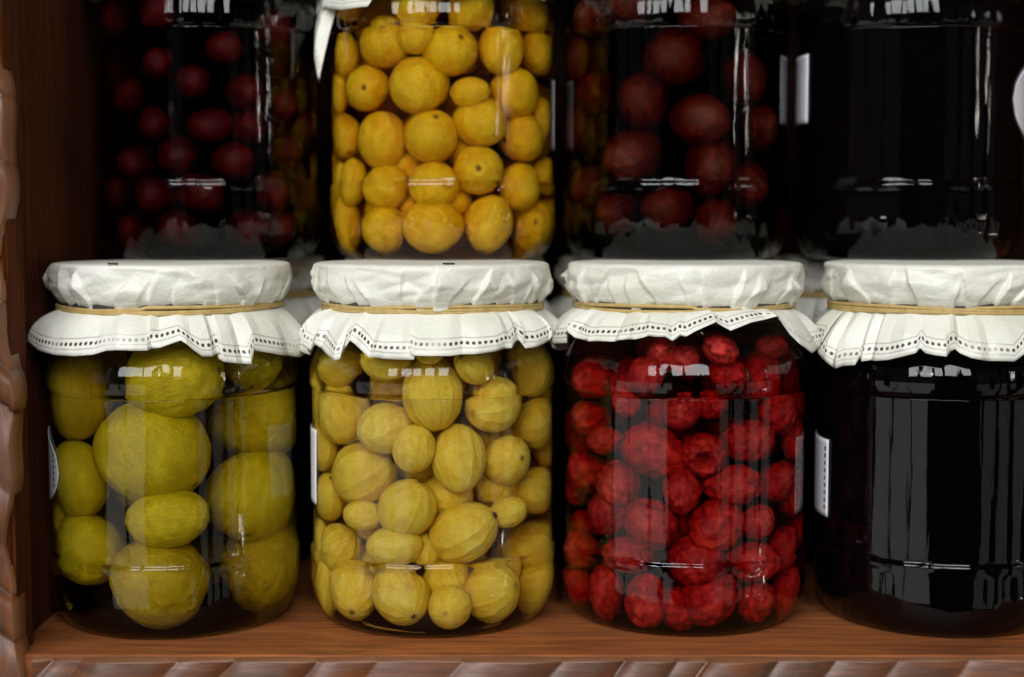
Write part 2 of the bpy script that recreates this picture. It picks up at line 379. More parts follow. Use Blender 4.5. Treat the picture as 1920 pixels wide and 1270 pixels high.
# fruit in each jar: x, y, z from the jar's base, half width, half length, long axis, marks, depth rank
FRUIT = {
 'L1': [
  (-1.5, -25.2, 66.3, 18.07, 19.12, 0.75, -0.24, -0.62, 1, 0),
  (0.3, -27.7, 20.1, 15.57, 16.2, 0.43, 0.68, -0.59, 0, 0),
  (27.7, 0.8, 20.0, 15.66, 16.3, -0.74, 0.67, -0.01, 0, 0),
  (26.1, -5.7, 46.4, 16.19, 17.21, 0.05, -0.67, -0.74, 1, 0),
  (-26.4, -16.7, 84.1, 11.96, 15.55, -0.03, 0.12, 0.99, 0, 0),
  (6.3, -27.7, 91.7, 14.26, 16.5, 0.97, -0.16, 0.18, 0, 0),
  (25.2, 2.8, 75.2, 16.07, 18.01, 1.0, 0.01, -0.01, 0, 0),
  (-26.6, -17.7, 54.7, 11.42, 14.66, -0.09, 0.09, 0.99, 0, 1),
  (4.2, -32.2, 42.8, 10.4, 14.04, 0.99, 0.07, 0.16, 0, 1),
  (-23.9, -18.7, 29.2, 12.88, 13.4, 0.01, 0.8, -0.6, 0, 1),
  (29.1, -12.2, 96.7, 9.1, 12.28, -0.96, 0.23, -0.14, 0, 1),
  (21.9, 13.8, 30.3, 7.73, 11.78, -0.11, 0.16, 0.98, 0, 1),
  (-30.8, -10.7, 40.6, 7.06, 11.39, -0.15, -0.15, -0.98, 0, 1),
  (-5.8, 5.1, 26.2, 8.41, 8.75, 0.55, 0.11, -0.83, 0, 2),
  (-9.4, 7.8, 48.3, 8.5, 8.84, 0.73, 0.65, -0.21, 0, 2),
  (3.9, 21.7, 18.5, 9.48, 9.86, -0.5, 0.72, 0.47, 0, 2),
  (7.8, 19.0, 68.0, 10.77, 11.21, 0.5, 0.86, 0.08, 0, 2),
  (-26.1, 6.2, 26.9, 12.43, 12.93, 0.69, 0.41, -0.6, 0, 2),
  (5.4, 24.5, 88.5, 16.17, 16.82, -0.73, 0.55, 0.4, 0, 2),
  (1.1, -0.4, 67.4, 8.84, 9.19, 0.28, 0.85, -0.45, 0, 2),
  (-7.3, 32.0, 32.3, 8.1, 8.43, -0.52, 0.68, -0.51, 0, 2),
  (-20.3, 21.5, 40.0, 10.98, 11.43, -0.39, 0.71, -0.59, 0, 2),
  (-4.9, 33.9, 59.3, 9.17, 9.54, -0.6, 0.77, -0.21, 0, 2),
  (-13.8, 26.3, 68.9, 7.46, 7.76, -0.25, 0.75, 0.61, 0, 2),
  (-26.8, 6.7, 87.7, 12.88, 13.4, -0.92, 0.39, -0.02, 0, 2),
  (-8.7, -5.8, 50.6, 7.81, 8.13, 0.31, 0.87, 0.39, 0, 2),
  (9.0, 23.5, 38.1, 9.5, 9.89, 0.34, 0.8, -0.49, 0, 2),
 ],
 'L2': [
  (1.5, -32.7, 86.3, 10.07, 12.01, -0.15, 0.18, 0.97, 0, 0),
  (21.5, -25.2, 82.2, 9.92, 10.32, 0.63, 0.75, 0.2, 0, 0),
  (33.4, -6.2, 72.9, 9.57, 10.04, -0.96, -0.24, -0.11, 1, 0),
  (-28.2, -16.2, 77.9, 10.86, 11.3, 0.62, 0.17, -0.77, 0, 0),
  (-14.1, -30.7, 74.5, 9.18, 9.71, -0.9, -0.24, -0.37, 3, 0),
  (10.4, -32.2, 64.0, 9.28, 12.1, -0.06, 0.27, 0.96, 0, 0),
  (25.7, -22.7, 61.9, 8.99, 9.14, 0.78, -0.61, 0.12, 1, 0),
  (-21.5, -23.2, 57.1, 11.55, 11.92, 0.85, -0.24, 0.47, 1, 0),
  (33.8, -7.2, 48.2, 9.01, 10.4, -0.85, -0.48, 0.2, 1, 0),
  (-32.7, -13.2, 46.7, 8.11, 9.53, 0.0, -0.6, 0.8, 1, 0),
  (-6.8, -32.7, 45.9, 9.82, 10.86, 0.41, -0.24, 0.88, 1, 0),
  (11.6, -29.2, 36.8, 10.75, 12.44, 0.86, -0.15, 0.49, 0, 0),
  (-29.3, -17.7, 28.8, 8.77, 8.95, 0.56, -0.24, 0.79, 3, 0),
  (-11.2, -33.7, 32.3, 7.2, 9.72, -0.99, 0.08, -0.1, 0, 0),
  (30.3, -1.7, 25.3, 11.05, 13.04, -0.89, -0.4, 0.23, 1, 0),
  (-25.1, -23.2, 14.8, 9.11, 10.58, -0.14, -0.79, -0.6, 1, 0),
  (-9.1, -32.2, 15.2, 9.7, 10.96, 0.39, -0.74, -0.55, 1, 0),
  (7.5, -35.2, 11.4, 7.35, 7.65, 0.14, 0.98, 0.17, 0, 0),
  (21.0, -25.7, 14.7, 10.23, 10.65, -0.89, 0.41, -0.2, 0, 0),
  (33.2, -5.7, 13.0, 8.76, 9.91, -0.97, -0.14, -0.18, 0, 0),
  (-33.8, -13.7, 14.8, 6.58, 10.61, 0.08, -0.19, 0.98, 0, 0),
  (15.6, -33.2, 96.6, 6.5, 8.34, -0.41, -0.8, 0.44, 1, 0),
  (-29.7, -17.2, 94.8, 6.99, 9.21, -0.99, 0.1, 0.11, 0, 0),
  (-14.1, -33.2, 98.0, 6.8, 9.19, -0.97, -0.16, 0.16, 0, 0),
  (32.1, -6.2, 93.9, 9.31, 10.85, -0.27, -0.24, -0.93, 1, 0),
  (-36.3, -6.7, 82.1, 5.96, 9.62, 0.07, 0.18, -0.98, 0, 1),
  (-34.6, -8.2, 65.0, 7.77, 9.56, 0.07, 0.15, 0.99, 0, 1),
  (-4.2, -35.7, 67.9, 7.27, 8.65, -0.14, 0.23, -0.96, 0, 1),
  (6.0, -24.7, 50.0, 8.15, 8.48, -0.46, 0.75, 0.48, 0, 1),
  (20.4, -16.2, 52.1, 7.75, 8.06, 0.17, 0.7, 0.69, 0, 1),
  (-22.0, -29.2, 42.8, 5.57, 7.52, -1.0, -0.05, -0.02, 0, 1),
  (26.9, -24.7, 43.2, 5.61, 7.58, -0.98, 0.08, -0.18, 0, 1),
  (-35.2, -8.7, 28.9, 5.41, 8.73, -0.05, -0.1, -0.99, 0, 1),
  (33.2, 2.8, 63.9, 5.46, 8.81, -0.13, 0.02, 0.99, 0, 1),
  (5.7, -27.2, 19.3, 7.57, 7.87, -0.13, 0.43, -0.9, 0, 1),
  (20.8, -14.2, 19.3, 5.72, 7.72, 0.98, 0.11, 0.17, 0, 1),
  (32.6, 4.3, 88.0, 6.03, 9.73, 0.05, 0.08, 1.0, 0, 1),
  (1.0, -39.2, 101.0, 3.59, 4.85, -0.96, 0.28, 0.01, 0, 1),
  (31.9, 5.8, 14.2, 6.19, 9.98, -0.01, 0.26, 0.96, 0, 1),
  (-1.3, -28.7, 30.3, 5.75, 6.5, -0.05, 0.21, 0.98, 0, 1),
  (1.8, -24.2, 76.4, 5.59, 6.46, -0.13, -0.05, -0.99, 0, 1),
  (-13.9, 0.8, 35.3, 9.34, 9.72, 0.01, 0.6, -0.8, 0, 2),
  (8.1, 12.3, 86.5, 8.64, 8.98, -0.71, 0.14, 0.69, 0, 2),
  (15.5, 11.5, 20.9, 9.23, 9.6, 0.57, 0.78, 0.26, 0, 2),
  (-17.1, 27.5, 16.6, 8.27, 8.61, 0.2, 0.79, 0.58, 0, 2),
  (17.3, -9.4, 66.1, 9.06, 9.43, -0.13, 0.85, -0.5, 0, 2),
  (-10.8, 28.3, 92.7, 8.81, 9.17, -0.1, 0.98, 0.18, 0, 2),
  (17.8, 27.7, 22.3, 7.76, 8.07, 0.54, 0.8, -0.26, 0, 2),
  (-22.9, 23.7, 89.7, 7.11, 7.4, -0.48, 0.49, -0.73, 0, 2),
  (-8.5, 33.9, 53.8, 6.83, 7.1, 0.72, 0.13, 0.68, 0, 2),
  (-27.6, 8.8, 33.0, 7.29, 7.59, 0.57, 0.63, -0.53, 0, 2),
  (2.6, 27.4, 65.3, 9.17, 9.54, 0.55, 0.79, -0.28, 0, 2),
  (-6.0, 17.3, 29.1, 8.13, 8.46, -0.81, 0.27, -0.52, 0, 2),
  (-16.6, -14.1, 22.2, 8.76, 9.12, -0.64, 0.22, -0.74, 0, 2),
  (-3.2, 32.4, 79.1, 9.32, 9.7, -0.21, 0.6, 0.77, 0, 2),
  (-2.9, -18.3, 60.6, 7.4, 7.7, -0.63, 0.59, 0.51, 0, 2),
  (-6.8, 1.3, 56.8, 6.53, 6.79, 0.85, 0.49, -0.21, 0, 2),
  (-17.0, 22.2, 77.3, 8.32, 8.65, -0.68, 0.44, -0.59, 0, 2),
  (-18.7, 13.4, 52.5, 7.37, 7.66, -0.43, 0.44, -0.79, 0, 2),
  (-31.4, 13.7, 14.5, 8.36, 8.7, -0.57, 0.38, -0.73, 0, 2),
  (0.7, -5.8, 38.0, 7.92, 8.24, 0.61, 0.66, -0.44, 0, 2),
  (11.8, 14.1, 54.5, 8.39, 8.73, 0.43, 0.78, 0.46, 0, 2),
  (-15.0, 24.2, 40.2, 6.8, 7.07, -0.47, 0.73, 0.49, 0, 2),
  (12.7, -1.8, 90.4, 6.82, 7.1, 0.72, 0.48, -0.5, 0, 2),
  (24.1, 16.1, 84.2, 7.28, 7.57, -0.26, 0.18, 0.95, 0, 2),
  (10.6, 25.8, 91.8, 7.2, 7.49, 0.5, 0.85, 0.16, 0, 2),
  (-5.3, -8.2, 72.2, 8.48, 8.82, 0.74, 0.11, 0.66, 0, 2),
  (-29.5, 8.8, 66.8, 7.71, 8.02, -0.58, 0.79, -0.17, 0, 2),
  (-10.2, -11.3, 88.9, 7.86, 8.18, -0.61, 0.75, 0.24, 0, 2),
  (-0.8, 2.9, 24.5, 9.63, 10.01, -0.34, 0.27, -0.9, 0, 2),
  (-1.1, 25.2, 17.0, 8.54, 8.89, -0.31, 0.51, -0.8, 0, 2),
  (8.8, 0.5, 47.1, 9.06, 9.43, -0.56, 0.56, -0.61, 0, 2),
  (28.7, 15.4, 28.5, 8.74, 9.1, -0.83, 0.43, 0.36, 0, 2),
  (-19.9, 9.1, 24.3, 6.91, 7.19, 0.47, 0.85, -0.22, 0, 2),
  (-24.4, 23.1, 62.9, 8.23, 8.56, -0.41, 0.27, 0.87, 0, 2),
  (-21.5, -2.6, 54.1, 8.71, 9.07, 0.55, 0.76, -0.34, 0, 2),
  (8.5, 31.3, 36.7, 9.33, 9.71, -0.17, 0.6, 0.78, 0, 2),
  (24.2, 13.1, 68.8, 8.84, 9.19, 0.58, 0.34, -0.74, 0, 2),
  (19.1, 29.8, 82.6, 7.66, 7.97, 0.67, 0.51, -0.53, 0, 2),
  (6.5, 2.8, 68.5, 7.04, 7.32, -0.41, 0.7, 0.59, 0, 2),
  (-18.9, -17.4, 39.5, 7.14, 7.43, 0.5, 0.64, -0.58, 0, 2),
  (-29.8, 5.0, 89.1, 8.22, 8.55, -0.73, 0.59, 0.35, 0, 2),
  (-18.3, 9.7, 78.4, 7.41, 7.71, -0.7, 0.48, 0.53, 0, 2),
  (9.5, -7.0, 20.0, 7.25, 7.55, 0.5, 0.86, 0.09, 0, 2),
  (16.8, 30.8, 50.3, 6.73, 7.0, -0.12, 0.84, 0.53, 0, 2),
  (-15.7, -2.5, 13.1, 6.8, 7.07, -0.52, 0.8, -0.28, 0, 2),
  (-30.7, 1.4, 25.0, 6.79, 7.06, 0.84, 0.28, 0.47, 0, 2),
 ],
 'L3': [
  (-14.1, -28.7, 66.6, 10.28, 10.7, -0.68, 0.6, 0.42, 0, 0),
  (2.7, -34.2, 65.0, 7.95, 9.34, 0.0, -0.97, -0.22, 5, 0),
  (19.3, -28.7, 69.3, 7.85, 8.81, 0.99, -0.07, 0.13, 0, 0),
  (-4.3, -35.2, 81.8, 6.67, 6.94, 0.53, 0.64, 0.55, 0, 0),
  (4.7, -32.2, 83.3, 5.64, 5.87, -0.69, 0.7, 0.19, 0, 0),
  (-22.5, -29.7, 82.9, 5.47, 5.69, 0.6, 0.51, -0.61, 0, 0),
  (-24.2, -24.7, 53.9, 8.19, 8.52, 0.56, 0.64, 0.53, 0, 0),
  (-4.1, -35.2, 53.4, 6.78, 7.8, 0.12, 0.14, 0.98, 0, 0),
  (12.3, -32.7, 54.4, 7.31, 9.45, -0.99, -0.13, 0.01, 0, 0),
  (-13.5, -29.7, 38.9, 9.58, 9.97, 0.52, 0.71, -0.46, 0, 0),
  (8.2, -31.7, 39.8, 9.71, 10.1, 0.66, 0.67, 0.34, 0, 0),
  (0.2, -32.7, 26.7, 9.18, 9.56, -0.69, 0.6, 0.41, 0, 0),
  (20.8, -27.2, 25.0, 7.97, 9.54, 1.0, -0.02, -0.03, 0, 0),
  (-22.0, -27.7, 27.7, 6.9, 8.48, -0.99, 0.12, -0.1, 0, 0),
  (-27.6, -20.7, 41.2, 8.2, 8.54, -0.41, 0.52, -0.75, 0, 0),
  (-15.3, -31.2, 12.9, 7.53, 8.47, 0.13, 0.16, 0.98, 0, 0),
  (5.0, -32.7, 13.4, 9.22, 9.59, -0.69, 0.14, -0.71, 0, 0),
  (21.7, -28.2, 11.1, 7.17, 7.46, -0.1, 0.98, -0.16, 0, 0),
  (-28.0, -22.2, 12.8, 6.94, 8.62, 0.0, 0.21, -0.98, 0, 0),
  (-11.3, -35.2, 101.4, 5.41, 6.16, -0.18, -0.05, 0.98, 0, 0),
  (-3.8, -37.2, 98.9, 4.94, 5.14, 0.52, 0.68, 0.52, 0, 0),
  (9.0, -35.2, 101.5, 6.2, 6.45, 0.61, 0.4, -0.69, 0, 0),
  (-32.4, -12.7, 89.4, 6.43, 8.5, -1.0, -0.08, 0.03, 0, 0),
  (-33.2, -12.2, 75.3, 6.46, 8.16, -0.99, -0.06, 0.1, 0, 0),
  (-29.7, -21.7, 68.6, 5.31, 6.55, -0.99, 0.13, -0.1, 0, 0),
  (-33.1, -7.7, 54.9, 8.17, 9.14, -0.97, 0.21, 0.15, 0, 0),
  (27.9, -21.2, 53.5, 7.46, 8.34, -0.97, -0.18, -0.17, 0, 0),
  (29.8, -19.2, 78.1, 7.66, 7.97, 0.83, 0.55, 0.09, 0, 0),
  (31.0, -16.7, 28.4, 7.71, 8.02, 0.44, 0.58, 0.69, 0, 0),
  (-33.7, -6.7, 25.2, 7.15, 8.88, 0.99, 0.11, -0.06, 0, 0),
  (32.4, -16.2, 14.0, 7.06, 8.7, 0.01, 0.03, 1.0, 0, 0),
  (-35.3, -5.2, 12.1, 6.65, 7.41, -0.95, 0.28, 0.15, 0, 0),
  (29.1, -22.7, 102.3, 5.25, 6.79, 0.95, 0.26, 0.18, 0, 1),
  (34.7, -12.2, 66.8, 6.31, 7.57, -0.01, 0.1, -1.0, 0, 1),
  (34.0, -14.7, 46.5, 5.96, 7.58, -0.01, 0.07, -1.0, 0, 1),
  (-4.8, -20.2, 67.6, 5.36, 6.34, 0.09, -0.16, 0.98, 0, 1),
  (21.3, -29.2, 40.0, 6.31, 6.57, -0.79, 0.51, -0.33, 0, 1),
  (-3.5, -23.7, 38.6, 5.46, 6.36, 0.11, -0.18, -0.98, 0, 1),
  (10.1, -32.2, 93.2, 5.17, 5.8, -0.99, 0.09, 0.1, 0, 1),
  (-16.8, -32.2, 93.1, 6.07, 6.31, -0.35, 0.85, -0.4, 0, 1),
  (-4.6, -28.2, 10.6, 6.41, 6.66, -0.56, 0.61, 0.56, 0, 1),
  (24.0, 17.6, 84.8, 7.32, 7.62, 0.64, 0.52, 0.57, 0, 2),
  (13.6, 22.2, 24.7, 7.49, 7.8, 0.68, 0.42, 0.6, 0, 2),
  (-0.6, 25.8, 49.3, 6.05, 6.3, 0.43, 0.49, -0.76, 0, 2),
  (-28.8, 0.9, 33.4, 5.66, 5.89, 0.1, 0.36, 0.93, 0, 2),
  (-2.2, 12.4, 93.5, 7.74, 8.06, 0.7, 0.59, 0.39, 0, 2),
  (-19.3, 29.9, 45.1, 6.86, 7.13, 0.5, 0.81, 0.3, 0, 2),
  (15.5, 13.2, 45.5, 6.42, 6.68, -0.23, 0.36, 0.9, 0, 2),
  (10.5, -11.1, 89.8, 6.42, 6.68, -0.81, 0.14, 0.58, 0, 2),
  (26.6, 26.0, 92.0, 6.15, 6.4, 0.5, 0.48, 0.72, 0, 2),
  (-26.8, 15.5, 66.7, 7.13, 7.42, 0.61, 0.36, -0.71, 0, 2),
  (-12.0, -5.8, 63.5, 6.75, 7.02, -0.71, 0.49, -0.5, 0, 2),
  (10.0, -19.5, 16.1, 6.51, 6.77, -0.86, 0.5, -0.11, 0, 2),
  (6.0, -8.5, 16.1, 6.2, 6.45, 0.39, 0.9, 0.18, 0, 2),
  (4.6, -16.3, 65.1, 5.98, 6.22, 0.95, 0.3, 0.02, 0, 2),
  (19.3, 15.0, 34.8, 7.5, 7.8, -0.34, 0.45, -0.82, 0, 2),
  (28.6, 18.1, 50.1, 7.52, 7.82, 0.11, 0.71, -0.69, 0, 2),
  (-21.8, 12.2, 19.5, 7.02, 7.31, -0.97, 0.23, -0.07, 0, 2),
  (19.5, -7.3, 47.9, 7.04, 7.33, 0.66, 0.1, -0.75, 0, 2),
  (-9.2, 20.8, 25.5, 6.06, 6.3, 0.84, 0.53, 0.06, 0, 2),
  (1.2, 14.7, 68.4, 6.6, 6.87, 0.44, 0.31, 0.84, 0, 2),
  (-11.0, 22.0, 74.4, 7.09, 7.38, -0.2, 0.48, 0.85, 0, 2),
  (30.3, 18.4, 71.9, 7.4, 7.7, 0.16, 0.5, -0.85, 0, 2),
  (12.3, 0.8, 69.4, 6.47, 6.73, 0.78, 0.51, -0.37, 0, 2),
  (3.0, 4.5, 16.0, 7.22, 7.51, -0.8, 0.1, -0.6, 0, 2),
  (17.4, 24.1, 42.3, 6.88, 7.16, -0.4, 0.92, 0.05, 0, 2),
  (-4.7, 18.2, 82.1, 5.78, 6.02, -0.79, 0.49, -0.35, 0, 2),
  (36.3, -3.6, 32.1, 6.44, 6.7, 0.61, 0.79, 0.07, 0, 2),
  (-6.4, 35.8, 38.6, 7.04, 7.33, 0.56, 0.46, -0.69, 0, 2),
  (6.4, 32.3, 75.2, 5.6, 5.82, 0.89, 0.46, 0.04, 0, 2),
  (-17.6, -15.2, 88.1, 6.41, 6.67, 0.77, 0.33, 0.55, 0, 2),
  (-8.3, -2.3, 95.1, 5.97, 6.21, -0.51, 0.68, -0.52, 0, 2),
  (-1.0, 25.9, 15.7, 5.97, 6.21, -0.09, 0.46, -0.89, 0, 2),
  (22.0, -18.8, 90.7, 7.06, 7.35, 0.64, 0.42, 0.65, 0, 2),
  (-30.3, -1.4, 65.7, 5.63, 5.86, -0.03, 0.99, -0.12, 0, 2),
  (-2.8, 2.6, 52.5, 6.08, 6.33, -0.84, 0.39, 0.39, 0, 2),
  (-19.3, 10.5, 47.2, 7.08, 7.37, -0.7, 0.23, -0.67, 0, 2),
  (-7.5, -21.7, 78.0, 5.97, 6.21, 0.59, 0.34, -0.73, 0, 2),
  (-17.9, -4.6, 50.6, 6.17, 6.42, 0.63, 0.69, 0.36, 0, 2),
  (-14.1, -18.5, 26.7, 5.77, 6.0, 0.51, 0.63, 0.59, 0, 2),
  (19.3, 15.9, 70.4, 6.83, 7.1, -0.55, 0.81, 0.22, 0, 2),
  (30.6, 1.8, 79.9, 7.35, 7.65, -0.27, 0.89, 0.37, 0, 2),
  (2.1, 36.2, 48.2, 5.49, 5.72, -0.89, 0.43, 0.13, 0, 2),
  (-16.8, 23.3, 87.3, 5.88, 6.11, -0.72, 0.62, -0.31, 0, 2),
  (2.0, 2.7, 40.4, 5.83, 6.06, 0.23, 0.71, 0.66, 0, 2),
  (21.2, -6.7, 66.4, 6.11, 6.36, 0.58, 0.69, -0.44, 0, 2),
  (-8.5, 33.7, 93.2, 7.34, 7.63, -0.44, 0.63, 0.64, 0, 2),
  (17.0, 24.0, 13.6, 6.64, 6.91, 0.6, 0.42, 0.68, 0, 2),
  (27.5, -3.2, 90.0, 6.31, 6.57, -0.49, 0.82, -0.27, 0, 2),
  (-6.6, 24.2, 59.8, 5.73, 5.97, -0.97, 0.18, 0.13, 0, 2),
  (-32.8, 1.3, 46.3, 5.84, 6.07, 0.65, 0.72, 0.26, 0, 2),
  (26.8, 18.1, 20.0, 7.52, 7.82, -0.56, 0.13, 0.82, 0, 2),
  (4.0, 23.0, 35.8, 7.05, 7.34, -0.7, 0.6, 0.37, 0, 2),
  (-0.7, -15.1, 94.6, 5.78, 6.01, -0.72, 0.69, 0.03, 0, 2),
  (29.1, 6.5, 48.3, 6.78, 7.05, -0.39, 0.79, -0.48, 0, 2),
  (-2.2, 4.3, 82.3, 6.88, 7.16, 0.31, 0.24, 0.92, 0, 2),
  (9.1, 24.2, 94.6, 7.91, 8.23, 0.43, 0.48, -0.76, 0, 2),
 ],
 'U2': [
  (4.2, -33.0, 80.9, 9.81, 10.44, 0.46, -0.77, 0.45, 1, 0),
  (22.2, -26.0, 82.5, 8.86, 10.83, 0.07, 0.18, 0.98, 0, 0),
  (-19.0, -26.5, 84.8, 10.35, 10.8, -0.17, -0.81, 0.56, 1, 0),
  (-25.8, -22.0, 67.4, 9.28, 9.79, -0.28, -0.96, -0.04, 1, 0),
  (-7.0, -31.5, 67.4, 10.92, 11.36, 0.12, 0.7, 0.71, 0, 0),
  (26.8, -19.0, 66.0, 10.18, 10.59, -0.0, 0.91, -0.42, 0, 0),
  (14.7, -29.5, 53.9, 9.94, 10.34, -0.5, 0.75, 0.44, 0, 0),
  (-2.8, -33.0, 48.0, 10.1, 11.22, 0.2, -0.69, 0.69, 1, 0),
  (-20.8, -26.0, 46.7, 9.83, 11.18, -0.01, 0.17, 0.99, 0, 0),
  (28.9, -16.0, 48.1, 9.64, 9.91, -0.65, -0.75, -0.11, 1, 0),
  (14.0, -30.5, 35.1, 9.48, 9.88, 0.14, -0.99, 0.04, 1, 0),
  (-19.4, -28.0, 28.7, 8.99, 9.36, 0.61, 0.58, 0.54, 0, 0),
  (-1.7, -33.5, 29.0, 9.26, 9.63, -0.61, 0.62, 0.49, 0, 0),
  (28.4, -19.0, 28.9, 8.82, 9.77, 0.07, 0.23, 0.97, 0, 0),
  (-2.2, -33.0, 14.0, 9.76, 11.25, -0.98, 0.05, -0.19, 0, 0),
  (17.7, -29.0, 15.2, 9.01, 10.96, -0.19, -0.01, -0.98, 0, 0),
  (-20.2, -27.5, 13.0, 8.71, 9.06, 0.66, 0.66, -0.36, 0, 0),
  (31.7, -9.0, 14.2, 10.02, 10.36, 0.35, -0.93, 0.09, 1, 0),
  (-33.3, -10.5, 49.2, 8.25, 10.03, 0.07, -0.7, -0.71, 1, 0),
  (-33.8, -12.0, 15.5, 7.0, 11.29, -0.02, -0.04, -1.0, 0, 0),
  (-8.0, -34.0, 98.4, 8.09, 9.01, 0.98, 0.14, -0.16, 0, 0),
  (11.6, -32.5, 97.0, 8.49, 10.59, 0.27, -0.86, 0.42, 1, 0),
  (30.6, -13.0, 98.7, 8.36, 9.92, 0.99, -0.07, -0.12, 0, 0),
  (-31.9, -15.0, 100.3, 6.15, 8.3, 1.0, -0.02, -0.02, 0, 0),
  (-33.8, -13.0, 81.6, 6.83, 9.3, -0.08, -0.1, 0.99, 0, 0),
  (33.5, -8.0, 82.8, 8.85, 9.21, -0.93, 0.35, 0.09, 0, 0),
  (-31.6, -18.0, 30.6, 6.66, 10.23, -0.11, 0.12, -0.99, 0, 1),
  (-36.2, -9.5, 66.6, 5.45, 8.06, -0.15, -0.03, 0.99, 0, 1),
  (11.9, -34.5, 64.8, 6.01, 7.54, 0.98, -0.08, 0.17, 0, 1),
  (35.5, -8.5, 56.2, 6.25, 8.99, -0.09, 0.12, 0.99, 0, 1),
  (35.4, -3.5, 33.5, 7.8, 8.11, 0.07, 0.84, 0.53, 0, 1),
  (-36.6, -10.0, 31.7, 5.04, 8.13, 0.1, -0.17, 0.98, 0, 1),
  (32.7, 3.5, 16.5, 6.32, 10.19, 0.18, -0.13, -0.97, 0, 1),
  (-8.0, -34.5, 86.4, 7.46, 7.76, 0.42, 0.75, -0.51, 0, 1),
  (7.7, -23.0, 42.7, 6.18, 7.01, 0.19, 0.2, -0.96, 0, 1),
  (-11.0, -23.5, 36.1, 6.26, 7.01, -0.17, -0.16, -0.97, 0, 1),
  (5.0, -25.5, 23.0, 6.24, 7.02, -0.11, -0.18, 0.98, 0, 1),
  (-8.2, -23.5, 19.7, 6.2, 7.04, 0.13, 0.23, -0.96, 0, 1),
  (-4.7, -9.9, 51.5, 8.16, 8.49, 0.46, 0.72, 0.51, 0, 2),
  (16.8, 26.1, 93.3, 8.5, 8.84, 0.41, 0.5, -0.77, 0, 2),
  (7.1, -5.9, 61.0, 7.24, 7.53, -0.87, 0.23, -0.44, 0, 2),
  (7.7, 32.4, 78.9, 7.13, 7.42, 0.75, 0.62, 0.23, 0, 2),
  (-8.3, 14.1, 49.4, 7.42, 7.72, 0.1, 0.99, 0.09, 0, 2),
  (-3.4, 1.5, 36.0, 9.04, 9.41, 0.69, 0.63, -0.36, 0, 2),
  (17.6, 30.0, 55.8, 8.17, 8.5, 0.24, 0.55, 0.8, 0, 2),
  (9.8, -6.7, 19.3, 7.67, 7.98, 0.41, 0.91, -0.08, 0, 2),
  (19.5, -3.9, 65.0, 7.19, 7.48, 0.83, 0.28, -0.48, 0, 2),
  (29.5, 5.4, 88.2, 9.45, 9.83, -0.29, 0.92, -0.26, 0, 2),
  (-18.8, 21.2, 43.0, 7.03, 7.31, 0.92, 0.38, -0.12, 0, 2),
  (2.6, 33.1, 93.1, 9.55, 9.94, -0.28, 0.63, -0.72, 0, 2),
  (16.8, 6.3, 92.9, 6.94, 7.22, -0.65, 0.44, 0.62, 0, 2),
  (5.7, -17.0, 81.5, 8.89, 9.24, -0.49, 0.44, -0.75, 0, 2),
  (-7.8, -11.7, 29.5, 7.52, 7.82, 0.6, 0.68, -0.41, 0, 2),
  (7.5, 18.8, 75.6, 6.67, 6.94, 0.76, 0.65, -0.07, 0, 2),
  (27.7, 4.9, 47.4, 6.51, 6.77, 0.54, 0.69, 0.48, 0, 2),
  (10.5, 6.5, 57.3, 6.64, 6.91, -0.57, 0.26, 0.78, 0, 2),
  (-12.1, 22.6, 21.6, 9.15, 9.52, -0.68, 0.72, -0.12, 0, 2),
  (-13.7, 22.4, 62.7, 7.7, 8.01, 0.31, 0.5, 0.81, 0, 2),
  (-27.3, 16.6, 71.0, 9.46, 9.84, 0.4, 0.62, -0.67, 0, 2),
  (18.6, 19.0, 65.8, 7.71, 8.02, 0.51, 0.32, -0.8, 0, 2),
  (4.4, 24.6, 18.2, 7.87, 8.19, 0.69, 0.6, 0.41, 0, 2),
  (0.9, 30.9, 60.6, 6.77, 7.04, -0.17, 0.95, 0.26, 0, 2),
  (-5.4, 2.2, 72.3, 7.18, 7.46, 0.43, 0.19, -0.88, 0, 2),
  (-33.2, -1.7, 24.0, 7.35, 7.64, 0.69, 0.55, 0.47, 0, 2),
  (13.6, 30.7, 33.3, 7.75, 8.07, 0.08, 0.49, -0.87, 0, 2),
  (-18.1, -12.0, 19.7, 7.58, 7.88, 0.58, 0.23, -0.78, 0, 2),
  (24.8, 22.0, 82.9, 7.87, 8.18, -0.27, 0.71, 0.65, 0, 2),
  (-23.0, -0.9, 79.3, 9.28, 9.66, -0.71, 0.58, -0.4, 0, 2),
  (25.7, 15.7, 27.5, 9.3, 9.67, -0.72, 0.69, -0.11, 0, 2),
  (19.2, 6.5, 69.4, 6.61, 6.87, 0.43, 0.36, 0.83, 0, 2),
  (-23.4, 9.3, 21.0, 8.21, 8.55, -0.6, 0.36, 0.71, 0, 2),
  (-18.7, -3.5, 93.8, 8.72, 9.07, 0.45, 0.84, -0.3, 0, 2),
  (20.4, 26.4, 16.8, 8.12, 8.45, 0.17, 0.53, -0.83, 0, 2),
  (-6.3, 13.3, 93.9, 8.23, 8.57, 0.58, 0.49, 0.65, 0, 2),
  (-5.1, 32.8, 37.1, 8.45, 8.79, 0.5, 0.67, -0.55, 0, 2),
  (-12.6, 32.6, 83.3, 7.42, 7.72, 0.67, 0.68, -0.3, 0, 2),
  (-32.0, 9.2, 35.9, 8.62, 8.97, 0.67, 0.73, -0.13, 0, 2),
  (-31.8, 11.8, 56.5, 6.82, 7.1, -0.85, 0.51, -0.13, 0, 2),
 ],
 'U3': [
  (-3.2, -31.0, 78.7, 11.96, 12.45, -0.65, 0.35, -0.68, 0, 0),
  (-14.4, -29.5, 62.0, 9.78, 11.65, 0.12, 0.12, -0.99, 0, 0),
  (3.8, -33.0, 54.4, 9.67, 11.84, 0.99, -0.08, -0.11, 0, 0),
